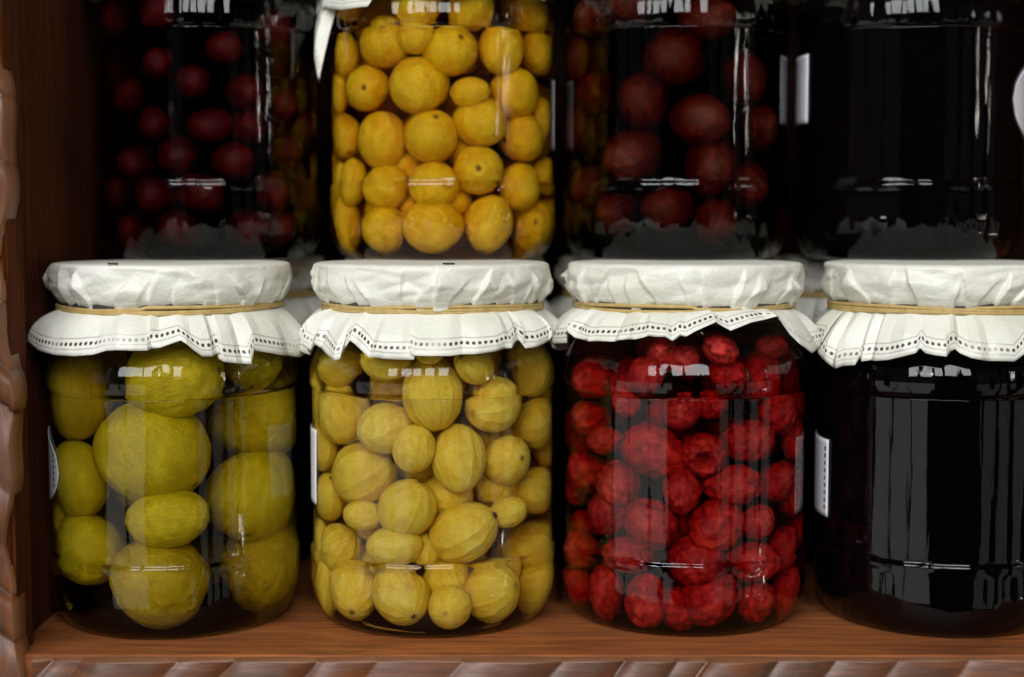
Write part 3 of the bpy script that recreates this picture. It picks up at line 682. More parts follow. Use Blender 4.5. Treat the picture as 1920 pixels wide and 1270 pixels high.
  (-16.4, -27.0, 41.0, 10.77, 12.27, -0.97, -0.19, -0.14, 0, 0),
  (9.4, -31.5, 35.9, 10.11, 13.63, 0.05, 0.28, 0.96, 0, 0),
  (6.4, -34.0, 92.8, 8.12, 10.97, 0.98, -0.14, 0.13, 0, 0),
  (-18.5, -29.0, 98.3, 7.7, 10.07, -0.99, 0.03, 0.11, 0, 0),
  (-29.3, -15.0, 96.0, 7.88, 10.64, -0.98, 0.03, 0.17, 0, 0),
  (-31.8, -5.5, 80.6, 10.88, 11.32, -0.2, 0.96, -0.2, 0, 0),
  (-31.4, -1.0, 52.2, 11.31, 11.77, -0.66, 0.69, -0.29, 0, 0),
  (22.6, -25.0, 70.4, 9.05, 10.72, -0.19, 0.03, 0.98, 0, 0),
  (27.1, -20.0, 52.8, 9.45, 9.83, -0.62, 0.75, -0.24, 0, 0),
  (-30.7, -11.5, 29.1, 9.07, 10.59, 0.99, 0.0, -0.11, 0, 0),
  (-5.3, -33.5, 20.4, 8.77, 11.02, -0.97, -0.17, -0.15, 0, 0),
  (23.2, -24.5, 29.6, 9.41, 9.79, -0.11, 0.76, 0.64, 0, 0),
  (-23.0, -25.5, 18.9, 7.91, 9.06, -0.98, 0.08, -0.17, 0, 1),
  (11.8, -33.0, 16.4, 8.06, 8.39, -0.54, 0.67, -0.51, 0, 1),
  (7.4, -10.0, 93.1, 9.42, 9.8, -0.23, 0.67, -0.71, 0, 2),
  (7.1, 9.1, 37.3, 10.25, 10.66, 0.62, 0.73, -0.27, 0, 2),
  (-7.6, 30.1, 33.4, 7.61, 7.91, -0.7, 0.64, 0.32, 0, 2),
  (-20.4, 9.9, 28.2, 7.55, 7.85, -0.23, 0.44, 0.87, 0, 2),
  (15.2, -2.2, 73.8, 9.59, 9.98, 0.49, 0.87, -0.08, 0, 2),
  (-1.6, -5.8, 50.4, 7.61, 7.92, -0.72, 0.38, -0.58, 0, 2),
  (-4.5, -1.8, 24.5, 10.37, 10.79, -0.7, 0.71, -0.14, 0, 2),
  (13.5, -14.4, 45.8, 10.59, 11.02, -0.47, 0.42, -0.77, 0, 2),
  (-28.2, -12.4, 66.2, 9.67, 10.06, -0.71, 0.67, 0.22, 0, 2),
  (5.3, 26.5, 94.1, 8.95, 9.32, -0.85, 0.12, 0.51, 0, 2),
  (31.2, 8.5, 71.1, 9.61, 9.99, -0.11, 0.45, -0.89, 0, 2),
  (27.5, 11.2, 27.4, 9.28, 9.66, 0.69, 0.55, -0.48, 0, 2),
  (-18.4, 14.3, 54.2, 8.49, 8.83, -0.79, 0.38, 0.48, 0, 2),
  (16.8, 22.8, 22.0, 9.27, 9.64, 0.91, 0.34, -0.24, 0, 2),
  (25.1, -2.4, 47.3, 9.86, 10.26, -0.71, 0.37, -0.59, 0, 2),
  (0.2, -15.4, 69.3, 8.11, 8.43, 0.23, 0.61, -0.76, 0, 2),
  (-12.3, 28.6, 74.3, 7.77, 8.08, -0.81, 0.54, 0.23, 0, 2),
  (-22.9, 23.5, 38.8, 10.21, 10.62, -0.73, 0.17, -0.66, 0, 2),
  (-9.8, 6.5, 74.2, 8.14, 8.46, 0.67, 0.74, 0.11, 0, 2),
  (33.1, -3.8, 15.2, 7.91, 8.23, -0.61, 0.66, -0.44, 0, 2),
 ],
 'U1': [
  (12.5, -33.5, 81.8, 7.0, 7.74, -0.99, -0.16, -0.06, 0, 0),
  (1.1, -35.5, 68.7, 6.98, 7.26, -0.59, 0.48, -0.65, 0, 0),
  (18.9, -30.0, 65.2, 7.08, 8.01, -0.96, 0.28, -0.1, 0, 0),
  (7.0, -35.0, 51.9, 7.04, 9.1, 0.96, 0.26, 0.05, 0, 0),
  (-4.8, -35.0, 40.6, 7.77, 8.09, -0.78, 0.52, 0.33, 0, 0),
  (14.7, -32.0, 38.4, 7.61, 8.83, 0.99, -0.08, 0.13, 0, 0),
  (30.3, -17.0, 43.1, 7.27, 8.2, -0.97, 0.26, 0.02, 0, 0),
  (3.4, -34.5, 26.1, 8.1, 10.49, -0.97, 0.24, 0.06, 0, 0),
  (-13.9, -32.5, 25.3, 7.69, 8.0, 0.29, 0.81, -0.51, 0, 0),
  (26.5, -22.0, 26.4, 8.4, 8.74, -0.17, 0.43, 0.89, 0, 0),
  (-13.3, -33.5, 52.8, 6.66, 6.93, -0.71, 0.51, 0.48, 0, 0),
  (-21.5, -28.0, 37.7, 7.14, 8.47, 0.99, -0.12, -0.09, 0, 0),
  (33.8, -8.0, 52.8, 7.36, 8.23, -0.98, 0.07, -0.17, 0, 0),
  (-22.8, -27.5, 11.5, 7.31, 7.6, -0.07, 0.54, -0.84, 0, 0),
  (34.4, -8.0, 25.8, 7.51, 7.82, 0.47, 0.14, -0.87, 0, 0),
  (19.2, -29.0, 13.1, 7.18, 9.09, -0.99, 0.09, 0.14, 0, 0),
  (-5.1, -36.0, 13.1, 6.59, 7.73, 0.98, 0.14, -0.17, 0, 0),
  (30.4, -19.5, 61.2, 7.03, 7.31, -0.09, 0.89, 0.46, 0, 0),
  (-11.0, -34.0, 95.2, 6.96, 7.75, -0.97, 0.22, -0.01, 0, 0),
  (-27.9, -22.5, 26.3, 7.12, 7.41, 0.7, 0.64, -0.32, 0, 0),
  (-28.2, -22.0, 93.5, 7.07, 7.36, 0.49, 0.52, 0.7, 0, 0),
  (28.6, -21.0, 13.1, 6.24, 7.9, 1.0, -0.04, 0.03, 0, 1),
  (-11.2, -34.0, 76.1, 6.83, 7.11, 0.52, 0.82, 0.25, 0, 1),
  (-23.5, -27.0, 64.6, 7.28, 7.57, -0.21, 0.71, -0.67, 0, 1),
  (27.7, -20.5, 89.7, 8.4, 8.74, 0.84, 0.48, -0.26, 0, 1),
  (-3.5, 34.8, 54.0, 6.55, 6.81, 0.66, 0.66, -0.35, 0, 2),
  (-9.5, 8.0, 16.1, 6.45, 6.72, 0.44, 0.8, 0.4, 0, 2),
  (-14.5, 14.7, 62.5, 5.97, 6.21, -0.67, 0.69, 0.28, 0, 2),
  (14.5, -20.6, 70.1, 6.14, 6.39, -0.31, 0.68, 0.66, 0, 2),
  (-26.2, -15.4, 73.9, 7.91, 8.23, 0.64, 0.72, 0.28, 0, 2),
  (-11.9, 10.1, 74.1, 7.94, 8.26, 0.87, 0.47, -0.18, 0, 2),
  (-10.7, -0.1, 87.5, 7.69, 8.0, 0.64, 0.77, -0.03, 0, 2),
  (13.9, -0.4, 48.0, 8.05, 8.37, -0.78, 0.44, -0.45, 0, 2),
  (31.4, 8.5, 51.7, 6.68, 6.95, 0.49, 0.85, 0.19, 0, 2),
  (-31.3, 0.4, 17.1, 7.94, 8.26, 0.72, 0.68, -0.1, 0, 2),
  (7.9, 35.5, 19.6, 6.0, 6.25, -0.67, 0.24, -0.7, 0, 2),
  (-19.1, 29.2, 25.9, 7.38, 7.68, -0.28, 0.91, -0.31, 0, 2),
  (17.5, 11.6, 88.9, 7.48, 7.78, 0.61, 0.5, 0.62, 0, 2),
  (3.8, -16.4, 56.5, 6.63, 6.9, 0.72, 0.29, 0.64, 0, 2),
  (-24.7, 23.2, 65.9, 6.72, 6.99, 0.71, 0.51, -0.48, 0, 2),
  (22.4, 17.9, 61.9, 7.84, 8.16, 0.77, 0.57, -0.29, 0, 2),
  (23.1, -7.8, 31.5, 6.93, 7.21, 0.75, 0.65, -0.12, 0, 2),
  (-18.2, -7.5, 32.9, 5.77, 6.0, -0.35, 0.55, 0.75, 0, 2),
  (-7.1, -21.9, 76.2, 5.52, 5.74, 0.07, 0.31, 0.95, 0, 2),
  (24.9, -12.2, 79.7, 7.27, 7.56, -0.19, 0.56, 0.81, 0, 2),
  (-15.3, 24.8, 81.1, 6.57, 6.83, 0.14, 0.7, 0.7, 0, 2),
  (-2.3, -1.7, 26.0, 6.03, 6.27, 0.61, 0.48, 0.63, 0, 2),
  (19.7, -28.9, 52.2, 7.27, 7.56, -0.08, 0.14, -0.99, 0, 2),
  (-10.8, -21.2, 27.4, 6.61, 6.88, -0.44, 0.54, -0.72, 0, 2),
  (-16.7, -16.2, 14.6, 6.39, 6.65, -0.76, 0.56, -0.33, 0, 2),
  (-2.4, 35.1, 70.9, 7.07, 7.35, 0.54, 0.49, -0.68, 0, 2),
 ],
}

# ------------------------------------------------------------------ the cabinet
def petals(a, b, pitch, seed):
    r = random.Random(seed); out = []; u = a
    while u < b:
        p = pitch * r.uniform(.6, 1.5)
        out.append((u + p / 2, p * r.uniform(.60, .78), r.uniform(.7, 1.15), r.uniform(-.25, .25)))
        u += p
    return out
def lobe(u, w, pets, slant):
    """overlapping rounded cuts leaning along the strip: returns 0 in the grooves to about 1 on the crests"""
    best = 0
    for c, half, amp, ds in pets:
        q = (u + (slant + ds) * w - c) / half
        if -1 < q < 1:
            q = q * .85 + .15 if q > -1 else q          # crest leans to one side
            h = amp * (1 - abs(q) ** 2.6) ** .6 if abs(q) < 1 else 0
            best = max(best, h)
    return best
def carved_strip(name, length0, length1, width, pitch, seed, amp, slant, mat, upright=False):
    """a gouge-carved edge; u runs along it, w across it away from the sharp inner (upper) arris"""
    pets = petals(length0 - .05, length1 + .05, pitch, seed)
    nu = int((length1 - length0) / .0007); nw = 30
    rnd = random.Random(seed); ph = [rnd.uniform(0, 6) for _ in range(6)]
    vs_ = []
    for i in range(nu + 1):
        u = length0 + (length1 - length0) * i / nu
        near = [p for p in pets if abs(p[0] - u) < .075]
        for j in range(-1, nw + 1):
            t = max(0, j) / nw; w = width * t ** 1.25
            l = lobe(u, w, near, slant)
            belly = .0022 * math.sin(min(1, w / width) * math.pi)
            wob = .0007 * math.sin(u * 95 + w * 60 + ph[0]) + .0004 * math.sin(u * 260 - w * 90 + ph[1])
            depth = -(amp * (l - .75) + belly + wob)
            drop = (.0020 * (1 - l) + .0016 * (1 + math.sin(u * 70 + ph[3])) + .0008 * math.sin(u * 190 + ph[4])) * (1 - min(1, w / .016)) if upright else .0012 * (1 - l) * (1 - min(1, w / .01))
            if j < 0: depth, drop = .012, (drop if upright else 0)
            if upright: vs_.append((-(w + drop), depth, u))
            else: vs_.append((u, depth, -(w + drop)))
    f = grid_faces(nu + 1, nw + 2)
    if not upright: f = [q[::-1] for q in f]
    return mesh(name, vs_, f, True, mat)

def block(name, x0, x1, y0, y1, z0, z1, mat, bev=.0012):
    bm = bmesh.new(); bmesh.ops.create_cube(bm, size=1)
    for v in bm.verts:
        v.co = Vector((lerp(x0, x1, v.co.x + .5), lerp(y0, y1, v.co.y + .5), lerp(z0, z1, v.co.z + .5)))
    bmesh.ops.bevel(bm, geom=list(bm.edges), offset=bev, segments=2, affect='EDGES')
    m = bpy.data.meshes.new(name); bm.to_mesh(m); bm.free(); m.materials.append(mat)
    return m

shelf = bpy.data.objects.new("wooden_shelf_cabinet", None); link(shelf)
tag(shelf, "dark brown wooden shelf cabinet with gouge-carved edges holding all the jars", "cabinet")
obj("shelf_board", block("shelf_board", -.1745, .60, -.0605, .285, -.026, -.0002, M['floor']), shelf)
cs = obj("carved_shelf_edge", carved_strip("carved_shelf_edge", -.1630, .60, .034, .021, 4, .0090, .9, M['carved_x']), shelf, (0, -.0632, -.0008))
obj("side_panel", block("side_panel", -.196, -.1747, -.044, .285, -.06, .33, M['panel']), shelf)
obj("side_stile", block("side_stile", -.205, -.1684, -.0625, -.0445, -.06, .33, M['panel']), shelf)
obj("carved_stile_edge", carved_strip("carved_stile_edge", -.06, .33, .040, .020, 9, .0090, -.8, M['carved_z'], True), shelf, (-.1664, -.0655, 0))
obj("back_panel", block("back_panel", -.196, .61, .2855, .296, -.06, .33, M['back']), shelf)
obj("added_top_board", block("added_top_board", -.196, .61, -.062, .285, .331, .350, M['floor']), shelf)  # unseen board, added to keep overhead light out of the cabinet
obj("side_panel", block("side_panel", .6005, .62, -.062, .285, -.06, .33, M['panel']), shelf)

# ------------------------------------------------------------------ jars
def jar_profile(lift, heel):
    k = lift
    pts = [(33, 2.2), (35.5, .3), (38.5, 0), (41.2, 1.3), (43.6, 4.5), (45.3, 9), (46.2, 14), (46.1, 18), (46.05, 22 + k), (46.1, 24.6 + k), (45.9, 25.8 + k), (45.35, 26.6 + k), (45.2, 27.6 + k), (45.2, 31 + k),
           (45.2, 45), (45.2, 62), (45.2, 81 + k), (45.2, 83.2 + k), (45.5, 84.0 + k), (46.0, 84.9 + k), (46.2, 87 + k), (46.0, 90 + k), (45.0, 94 + k), (42.6, 98 + k), (40.2, 101.5 + k), (38.6, 104.5 + k), (38.2, 108 + k), (38.2, 112 + k)]
    return smooth_profile(pts, 4)
def liquid_profile(lift, top):
    k = lift
    pts = [(33, 3.0), (38.5, 1.9), (41.6, 3.6), (43.6, 7.4), (44.6, 12), (44.7, 20), (44.6, 24), (43.8, 28 + k), (43.6, 40), (43.6, 62), (43.6, 80 + k), (44.0, 87 + k), (43.6, 91 + k), (42.2, 95 + k), (40.0, top)]
    return smooth_profile(pts, 3)
def bead_mod(n, amp):
    def f(t, r, z):
        if 27 < z < 30.5: return .10 * math.sin(9 * t + 2) + .10 * math.sin(23 * t)
        if 5 < z < 17:
            return amp * math.sin((z - 5) / 12 * math.pi) * (abs(math.cos(n * t / 2)) - .6)
        if 87 < z < 100: return .5 * amp * min(1, (z - 87) / 2, (100 - z) / 4) * (abs(math.cos(n * t / 2)) - .6)
        return 0
    return f
def flute_mod(n, amp):
    # pressed upright facets round the shoulder and the heel of the jar
    def f(t, r, z):
        k = 0
        if 24 < z < 27.5: return .10 * math.sin(9 * t + 2) + .10 * math.sin(23 * t)
        if 8 < z < 23: k = min(1, (z - 8) / 3, (23 - z) / 1.0)
        elif 86 < z < 97: k = min(1, (z - 86) / 1.0, (97 - z) / 3)
        return amp * k * (abs(math.cos(n * t / 2)) ** 1.5 - .55) if k else 0
    return f
glass_plain = lathe("glass_body", jar_profile(0, 0), 360, M['glass'], flute_mod(26, .24), cap1=True)
glass_bead = lathe("glass_body", jar_profile(3, 0), 288, M['glass'], bead_mod(30, .8), cap1=True)
lid_prof = [(20, 109), (43.0, 109.2), (43.6, 111), (43.6, 125.5), (42.4, 127.2), (20, 127.6)]
lid_mesh = lathe("lid", [(r * .93, z) for r, z in lid_prof], 64, M['lid'])  # hidden lid, added dark to stop light leaking through the paper
LIQ = {}
def liquid(mat_key, lift, top):
    k = (mat_key, lift)
    if k not in LIQ: LIQ[k] = lathe("liquid", liquid_profile(lift, top), 72, M[mat_key])
    return LIQ[k]

def paper_cover(seed, hem, lift=0, mat=None, hi=True, up=0):
    """cap pulled over the lid, pinched under the band, flaring into a pleated skirt with a printed hem"""
    rnd = random.Random(seed)
    NT = 540 if hi else 216
    # ---- pleats of the cap: slanted saw-tooth ridges
    pleats = []
    a = rnd.uniform(0, 8)
    while a < 360:
        pleats.append((a, rnd.uniform(-16, 16), rnd.uniform(1.0, 2.8), rnd.uniform(.35, 1.1), rnd.uniform(7, 20), rnd.choice((-1, 1)), rnd.uniform(.25, 1.0)))
        a += rnd.uniform(6, 17)
    wav = [(rnd.randint(2, 9), rnd.uniform(0, 6.28), rnd.uniform(.1, .4)) for _ in range(4)]
    prof = [(0, 128.3), (14, 128.5), (28, 128.6), (38, 128.55), (42.0, 128.5), (44.0, 128.25), (45.1, 127.7), (45.5, 126.8), (45.6, 125.4), (45.5, 123.6), (45.2, 121.8), (44.7, 120), (44.0, 118.4), (43.2, 117), (42.2, 115.8), (41.2, 114.8), (40.3, 113.9), (39.9, 112.7)]
    prof = [(r if r < 38 else 38 + (r - 38) * .80, z) for r, z in smooth_profile(prof, 3)]
    def cap_r(deg, r, z):
        if r < 30 or z > 128.58: return 0, 0
        g = max(0.0, min(1.0, (128.2 - z) / 12))          # 0 at the rim, 1 at the band
        e = max(0.0, min(1.0, (r - 38) / 6)) if z > 127 else 1
        d = 0
        for (a0, sl, amp, w1, w2, sgn, reach) in pleats:
            if g < 1 - reach - .25: continue
            dd = (deg - a0 - sl * (1 - g) + 180) % 360 - 180
            dd *= sgn
            fall = max(0.0, min(1.0, (g - (1 - reach) + .25) / .5))
            if -w1 < dd < 0: d += amp * (1 + dd / w1) * fall
            elif 0 <= dd < w2: d += amp * (1 - dd / w2) * fall
        d += 1.1 * facet(deg, g) * min(1, g * 6)
        for n, ph, am in wav: d += am * .5 * math.sin(math.radians(deg) * n + ph)
        return (d - .55) * e * (.35 + .65 * math.sin(g * math.pi * .93)), 0
    # crumpled facets: piecewise-linear noise over a jittered triangle lattice
    NL = 30
    lat = [[rnd.uniform(-1, 1) for _ in range(7)] for _ in range(NL)]
    def facet(deg, g):
        x = (deg / 360 * NL + .35 * math.sin(g * 5 + seed)) % NL; y = g * 3.6 + .4 * math.sin(math.radians(deg) * 5 + seed) + 1
        i, j = int(x), int(y); fx, fy = x - i, y - j
        A = lambda p, q: lat[p % NL][max(0, min(6, q))]
        if (i + j) % 2:
            if fx + fy < 1: return A(i, j) + fx * (A(i + 1, j) - A(i, j)) + fy * (A(i, j + 1) - A(i, j))
            return A(i + 1, j + 1) + (1 - fx) * (A(i, j + 1) - A(i + 1, j + 1)) + (1 - fy) * (A(i + 1, j) - A(i + 1, j + 1))
        if fx > fy: return A(i, j) + fx * (A(i + 1, j) - A(i, j)) + fy * (A(i + 1, j + 1) - A(i + 1, j))
        return A(i, j) + fy * (A(i, j + 1) - A(i, j)) + fx * (A(i + 1, j + 1) - A(i, j + 1))
    verts, uvs = [], []
    np_ = len(prof)
    for i in range(NT):
        deg = 360 * i / NT; t = math.radians(deg)
        for (r, z) in prof:
            dr, _ = cap_r(deg, r, z)
            rr = r + dr
            verts.append((rr * math.sin(t) * MM, -rr * math.cos(t) * MM, (z + lift) * MM)); uvs.append((0, 90))
    faces = grid_faces(NT, np_, True)
    faces = [f[::-1] for f in faces]
    # ---- skirt from hem control points (angle, z, r)
    pts = list(hem)
    # extra small creases between the main folds
    extra = []
    for p, q in zip(pts, pts[1:]):
        extra.append(p)
        if q[0] - p[0] > 5 and len(pts) > 3 and rnd.random() < .4:
            k = rnd.uniform(.35, .65)
            extra.append((lerp(p[0], q[0], k), lerp(p[1], q[1], k) + rnd.uniform(-.7, .5), lerp(p[2], q[2], k) + rnd.choice((-1.3, -.8, .8, 1.3))))
    pts = extra + [pts[-1]]
    end = pts[0][0] + 360
    a = pts[-1][0]
    while a < end - 13:
        step = rnd.uniform(6, 13); a += step
        pts.append((a, up + rnd.uniform(96, 102), rnd.uniform(47, 53)))
        if rnd.random() < .3 and a < end - 16:
            pts.append((a - 3, pts[-1][1] + 2.5, pts[-1][2] - 2.5))
    pts.append((end, pts[0][1], pts[0][2]))
    sub, nv = (6 if hi else 3), 12
    P = []
    for i in range(len(pts) - 1):
        for k in range(sub):
            s = k / sub
            se = s
            P.append([lerp(pts[i][c], pts[i + 1][c], se) for c in range(3)] + [i + s])
    P.append(list(pts[-1]) + [len(pts) - 1])
    n = len(P)
    xyz = [np.array([p[2] * math.sin(math.radians(p[0])), -p[2] * math.cos(math.radians(p[0])), p[1]]) for p in P]
    arc = [0]
    for i in range(1, n): arc.append(arc[-1] + float(np.linalg.norm(xyz[i] - xyz[i - 1])))
    bul = [rnd.uniform(-2.2, 2.6) for _ in pts]
    lifts = [rnd.uniform(-.6, .9) for _ in pts]
    base = len(verts)
    for i, p in enumerate(P):
        # paper gathers at the band: the top angle follows the hem, evened out
        tt = pts[0][0] + 360 * arc[i] / arc[-1]
        top_a = lerp(p[0], tt, .25) if 0 < i < n - 1 else p[0]
        ci = int(p[3]); fr = p[3] - ci; cj = min(ci + 1, len(pts) - 1)
        b = lerp(bul[ci], bul[cj] if cj < len(pts) - 1 else bul[0], fr)
        lf = lerp(lifts[ci], lifts[cj] if cj < len(pts) - 1 else lifts[0], fr)
        L = None
        for j in range(nv + 1):
            v = j / nv
            ang = math.radians(lerp(top_a, p[0], v ** .7))
            r = lerp(39.5, p[2], 1 - (1 - v) ** 1.5) + b * math.sin(math.pi * v) * .8
            z = lerp(112.7, p[1], v) + (1.6 + lf) * math.sin(math.pi * min(1, v * 1.1)) * (1 - v)
            verts.append((r * math.sin(ang) * MM, -r * math.cos(ang) * MM, (z + lift) * MM))
            L = math.hypot(112.7 - p[1], p[2] - 39.9)
            uvs.append((arc[i], (1 - v) * L))
    faces += [tuple(base + q for q in f[::-1]) for f in grid_faces(n, nv + 1)]
    m = mesh("paper_cover", verts, faces, True, mat)
    m.set_sharp_from_angle(angle=math.radians(17))          # crisp folds in the skirt, softer ones over the lid
    ev = np.empty(len(m.edges) * 2, dtype=np.int32); m.edges.foreach_get("vertices", ev)
    sh = np.empty(len(m.edges), dtype=bool); m.edges.foreach_get("use_edge_sharp", sh)
    sh &= ev.reshape(-1, 2).min(axis=1) >= base
    m.edges.foreach_set("use_edge_sharp", sh)
    uvl = m.uv_layers.new(name="hem_mm")
    idx = np.empty(len(m.loops), dtype=np.int32); m.loops.foreach_get("vertex_index", idx)
    uvl.data.foreach_set("uv", np.array(uvs, dtype=np.float32)[idx].ravel())
    return m

def rubber_band(seed, lift=0, tilt=0.0):
    """several turns of a thin elastic, crossing one another"""
    rnd = random.Random(seed); pts = []
    turns = 3; n = 120 * turns
    ph = rnd.uniform(0, 6)
    for i in range(n):
        t = 2 * math.pi * i / 120
        k = i / n
        z = 112.9 + .95 * math.sin(t / turns * 2 + ph) + .45 * math.sin(t * 2 + ph * 2 + k * 4) + tilt * math.sin(t)
        r = 41.2 + .5 * math.cos(t / turns * 3 + ph) + .25 * math.sin(3 * t + ph)
        pts.append((r * math.sin(t) * MM, -r * math.cos(t) * MM, (z + lift) * MM))
    return tube("rubber_band", pts, .00066, 8, M['band'], closed=True)

def sticker(a0, a1, z0, z1, oval=False, tilt=0, r=45.65):
    nu, nv = 28, 16; vs_ = []
    for i in range(nu + 1):
        for j in range(nv + 1):
            s, t = 2 * i / nu - 1, 2 * j / nv - 1
            if oval:
                k = math.sqrt(max(0, 1 - s * s)); tt = t * k
            else: tt = t
            a = math.radians(lerp(a0, a1, (s + 1) / 2) + tilt * tt); z = lerp(z0, z1, (tt + 1) / 2)
            vs_.append((r * math.sin(a) * MM, -r * math.cos(a) * MM, z * MM))
    m = mesh("label_sticker", vs_, grid_faces(nu + 1, nv + 1), True, M['sticker'])
    return m
def sticker_border(a_edge, z0, z1, r=45.95, n=12):
    """a column of printed marks along the sticker's edge"""
    bm = bmesh.new()
    for k in range(n):
        z = lerp(z0, z1, (k + .5) / n)
        h = abs(z1 - z0) / n * .28; w = .8
        a = math.radians(a_edge)
        q = []
        for (da, dz) in ((-w, -h), (w, -h), (w, h), (-w, h)):
            aa = a + math.radians(da)
            q.append(bm.verts.new((r * math.sin(aa) * MM, -r * math.cos(aa) * MM, (z + dz) * MM)))
        bm.faces.new(q)
    m = bpy.data.meshes.new("printed_marks"); bm.to_mesh(m); bm.free(); m.materials.append(M['ink'])
    return m

def ink_stroke(pts, z=128.95):
    return tube("ink_mark", [(x * MM, y * MM, z * MM) for x, y in pts], .00032, 6, M['ink'])

RANDOM_HEM = lambda seed: [(-170 + 0, 99, 50), (-162, 98, 51)]
def make_jar(loc, label, group, liq, lift, top, hem, seed, glass, band_tilt=0.0, stickers=(), inks=(), hi=True, rot=0):
    j = bpy.data.objects.new("preserve_jar", None); link(j); j.location = [c * MM for c in loc]; j.scale = (1, 1, 1.033)
    tag(j, label, "jar", group)
    gb = obj("glass_body", glass, j); gb.rotation_euler.z = seed * 1.37
    if liq: obj("liquid", liquid(liq, lift, top), j)
    obj("lid", lid_mesh, j)
    pc = obj("paper_cover", paper_cover(seed, hem, 0, M['paper'][seed % 3], hi, 6 if lift else 0), j)
    sol = pc.modifiers.new("thickness", 'SOLIDIFY'); sol.thickness = .00016; sol.offset = 0
    obj("rubber_band", rubber_band(seed, 0, band_tilt), j)
    for st in stickers:
        s = obj("label_sticker", sticker(*st[:4], **st[4]), j)
        ss = s.modifiers.new("thickness", 'SOLIDIFY'); ss.thickness = .0001; ss.offset = 1
        if len(st) > 5: obj("printed_marks", sticker_border(*st[5]), s)
    for st in inks: obj("ink_mark", ink_stroke(st), pc)
    return j

LOW, UP = "jars in the lower row", "jars stacked in the upper row"
JL = {k: v for k, v in JARS.items()}
make_jar(JL['L1'], "lower-row jar of large olive-green fruit beside the cabinet's side panel", LOW, 'liq_green', 0, 99, HEM['L1'], 21, glass_plain, .5,
         stickers=[(-125, -51, 42, 70, dict(oval=True), (-57, 50, 63, 45.95, 6))], inks=[[(-13, -41.5), (-11, -41.2), (-9.5, -41.8)]])
make_jar(JL['L2'], "lower-row jar of pale yellow gooseberries under a ruffled paper cover", LOW, 'liq_goose', 0, 99, HEM['L2'], 34, glass_plain, .1,
         stickers=[(-150, -66, 42.7, 69.5, dict(tilt=.6))], inks=[[(6, -41), (7.5, -41.8), (9, -41.2), (10, -41.6)]])
make_jar(JL['L3'], "lower-row jar of bright red berries in dark red juice", LOW, 'liq_red', 0, 97, HEM['L3'], 47, glass_plain, -.3)
make_jar(JL['L4'], "lower-row jar of black juice cut off by the photo's edge", LOW, 'liq_black', 0, 98, HEM['L4'], 55, glass_plain, .2,
         stickers=[(-150, -75, 37, 65, dict(), (-78, 39, 63, 45.95, 9))], inks=[[(22, -37), (24, -36), (25.5, -37.2), (24, -38.4), (22.5, -38.6)], [(28, -33), (29.5, -34)]])
rh = lambda s: [(-175, 102, 50)]
make_jar(JL['U1'], "upper-row jar of deep red cherries in almost black juice by the side panel", UP, 'liq_cherry', 3, 100, rh(1), 61, glass_bead, hi=False)
make_jar(JL['U2'], "upper-row jar packed with orange-yellow plums", UP, 'liq_plum', 3, 101, HEM['U2'], 72, glass_bead, hi=False,
         stickers=[(82, 150, 43, 70, dict())])
make_jar(JL['U3'], "upper-row jar of dark red strawberries in deep red juice", UP, 'liq_deep', 3, 100, rh(2), 83, glass_bead, hi=False)
make_jar(JL['U4'], "upper-row jar of black juice with white stickers on its sides", UP, 'liq_black', 3, 100, rh(3), 94, glass_bead, hi=False,
         stickers=[(-150, -74.5, 53, 79.5, dict()), (44, 118, 45, 76, dict(oval=True))])
back_labels = {-127: "jar with paper-covered lid hidden behind the jar of green fruit", -30: "jar with paper-covered lid hidden behind the gooseberry jar",
               64: "jar with paper-covered lid hidden behind the red berry jar", 160: "jar with grey paper-covered lid behind the lower jar of black juice"}
for i, (x, lb) in enumerate(back_labels.items()):
    make_jar((x, 101, 0), lb, "jars in the back row of the shelf", 'liq_black', 0, 98, rh(4 + i), 105 + i * 7, glass_plain, hi=False)

# ------------------------------------------------------------------ fruit
def ico(sub):
    bm = bmesh.new(); bmesh.ops.create_icosphere(bm, subdivisions=sub, radius=1)
    return bm
def fruit_mesh(name, mat, sub, fn):
    bm = ico(sub)
    for v in bm.verts: v.co = fn(v.co.normalized())
    m = bpy.data.meshes.new(name); bm.to_mesh(m); bm.free()
    m.polygons.foreach_set("use_smooth", [True] * len(m.polygons)); m.materials.append(mat)
    return m
def lump(seed, amp, freq=1.5):
    r = random.Random(seed)
    K = [(Vector((r.gauss(0, 1), r.gauss(0, 1), r.gauss(0, 1))) * freq, r.uniform(0, 6.28)) for _ in range(7)]
    return lambda d: amp * sum(math.sin(d.dot(k) + p) for k, p in K) / 2.6
def fib(n):
    out = []
    for i in range(n):
        z = 1 - 2 * (i + .5) / n; r = math.sqrt(1 - z * z); a = i * 2.39996
        out.append(Vector((r * math.cos(a), r * math.sin(a), z)))
    return out
def goose_fn(seed):
    l = lump(seed, .025)
    def f(d):
        r = 1 + l(d)
        rib = .003 * math.cos(10 * math.atan2(d.y, d.x)) * (1 - d.z * d.z)
        return d * (r + rib) * (1 + .03 * abs(d.z) ** 6)
    return f
def plum_fn(seed):
    l = lump(seed, .035, 1.7)
    def f(d):
        dent = .07 * math.exp(-((1 - d.z) / .010))
        sut = .02 * math.exp(-(d.x / .12) ** 2) * (1 if d.y > 0 else 0)
        return d * (1 + l(d) - dent - sut)
    return f
def green_fn(seed):
    l = lump(seed, .03, 1.4); l2 = lump(seed + 50, .010, 7)
    def f(d):
        nip = .022 * math.exp(-((1 - d.z) / .02)) * (1 if seed % 2 else -1)
        return d * (1 + l(d) + l2(d) + nip)
    return f
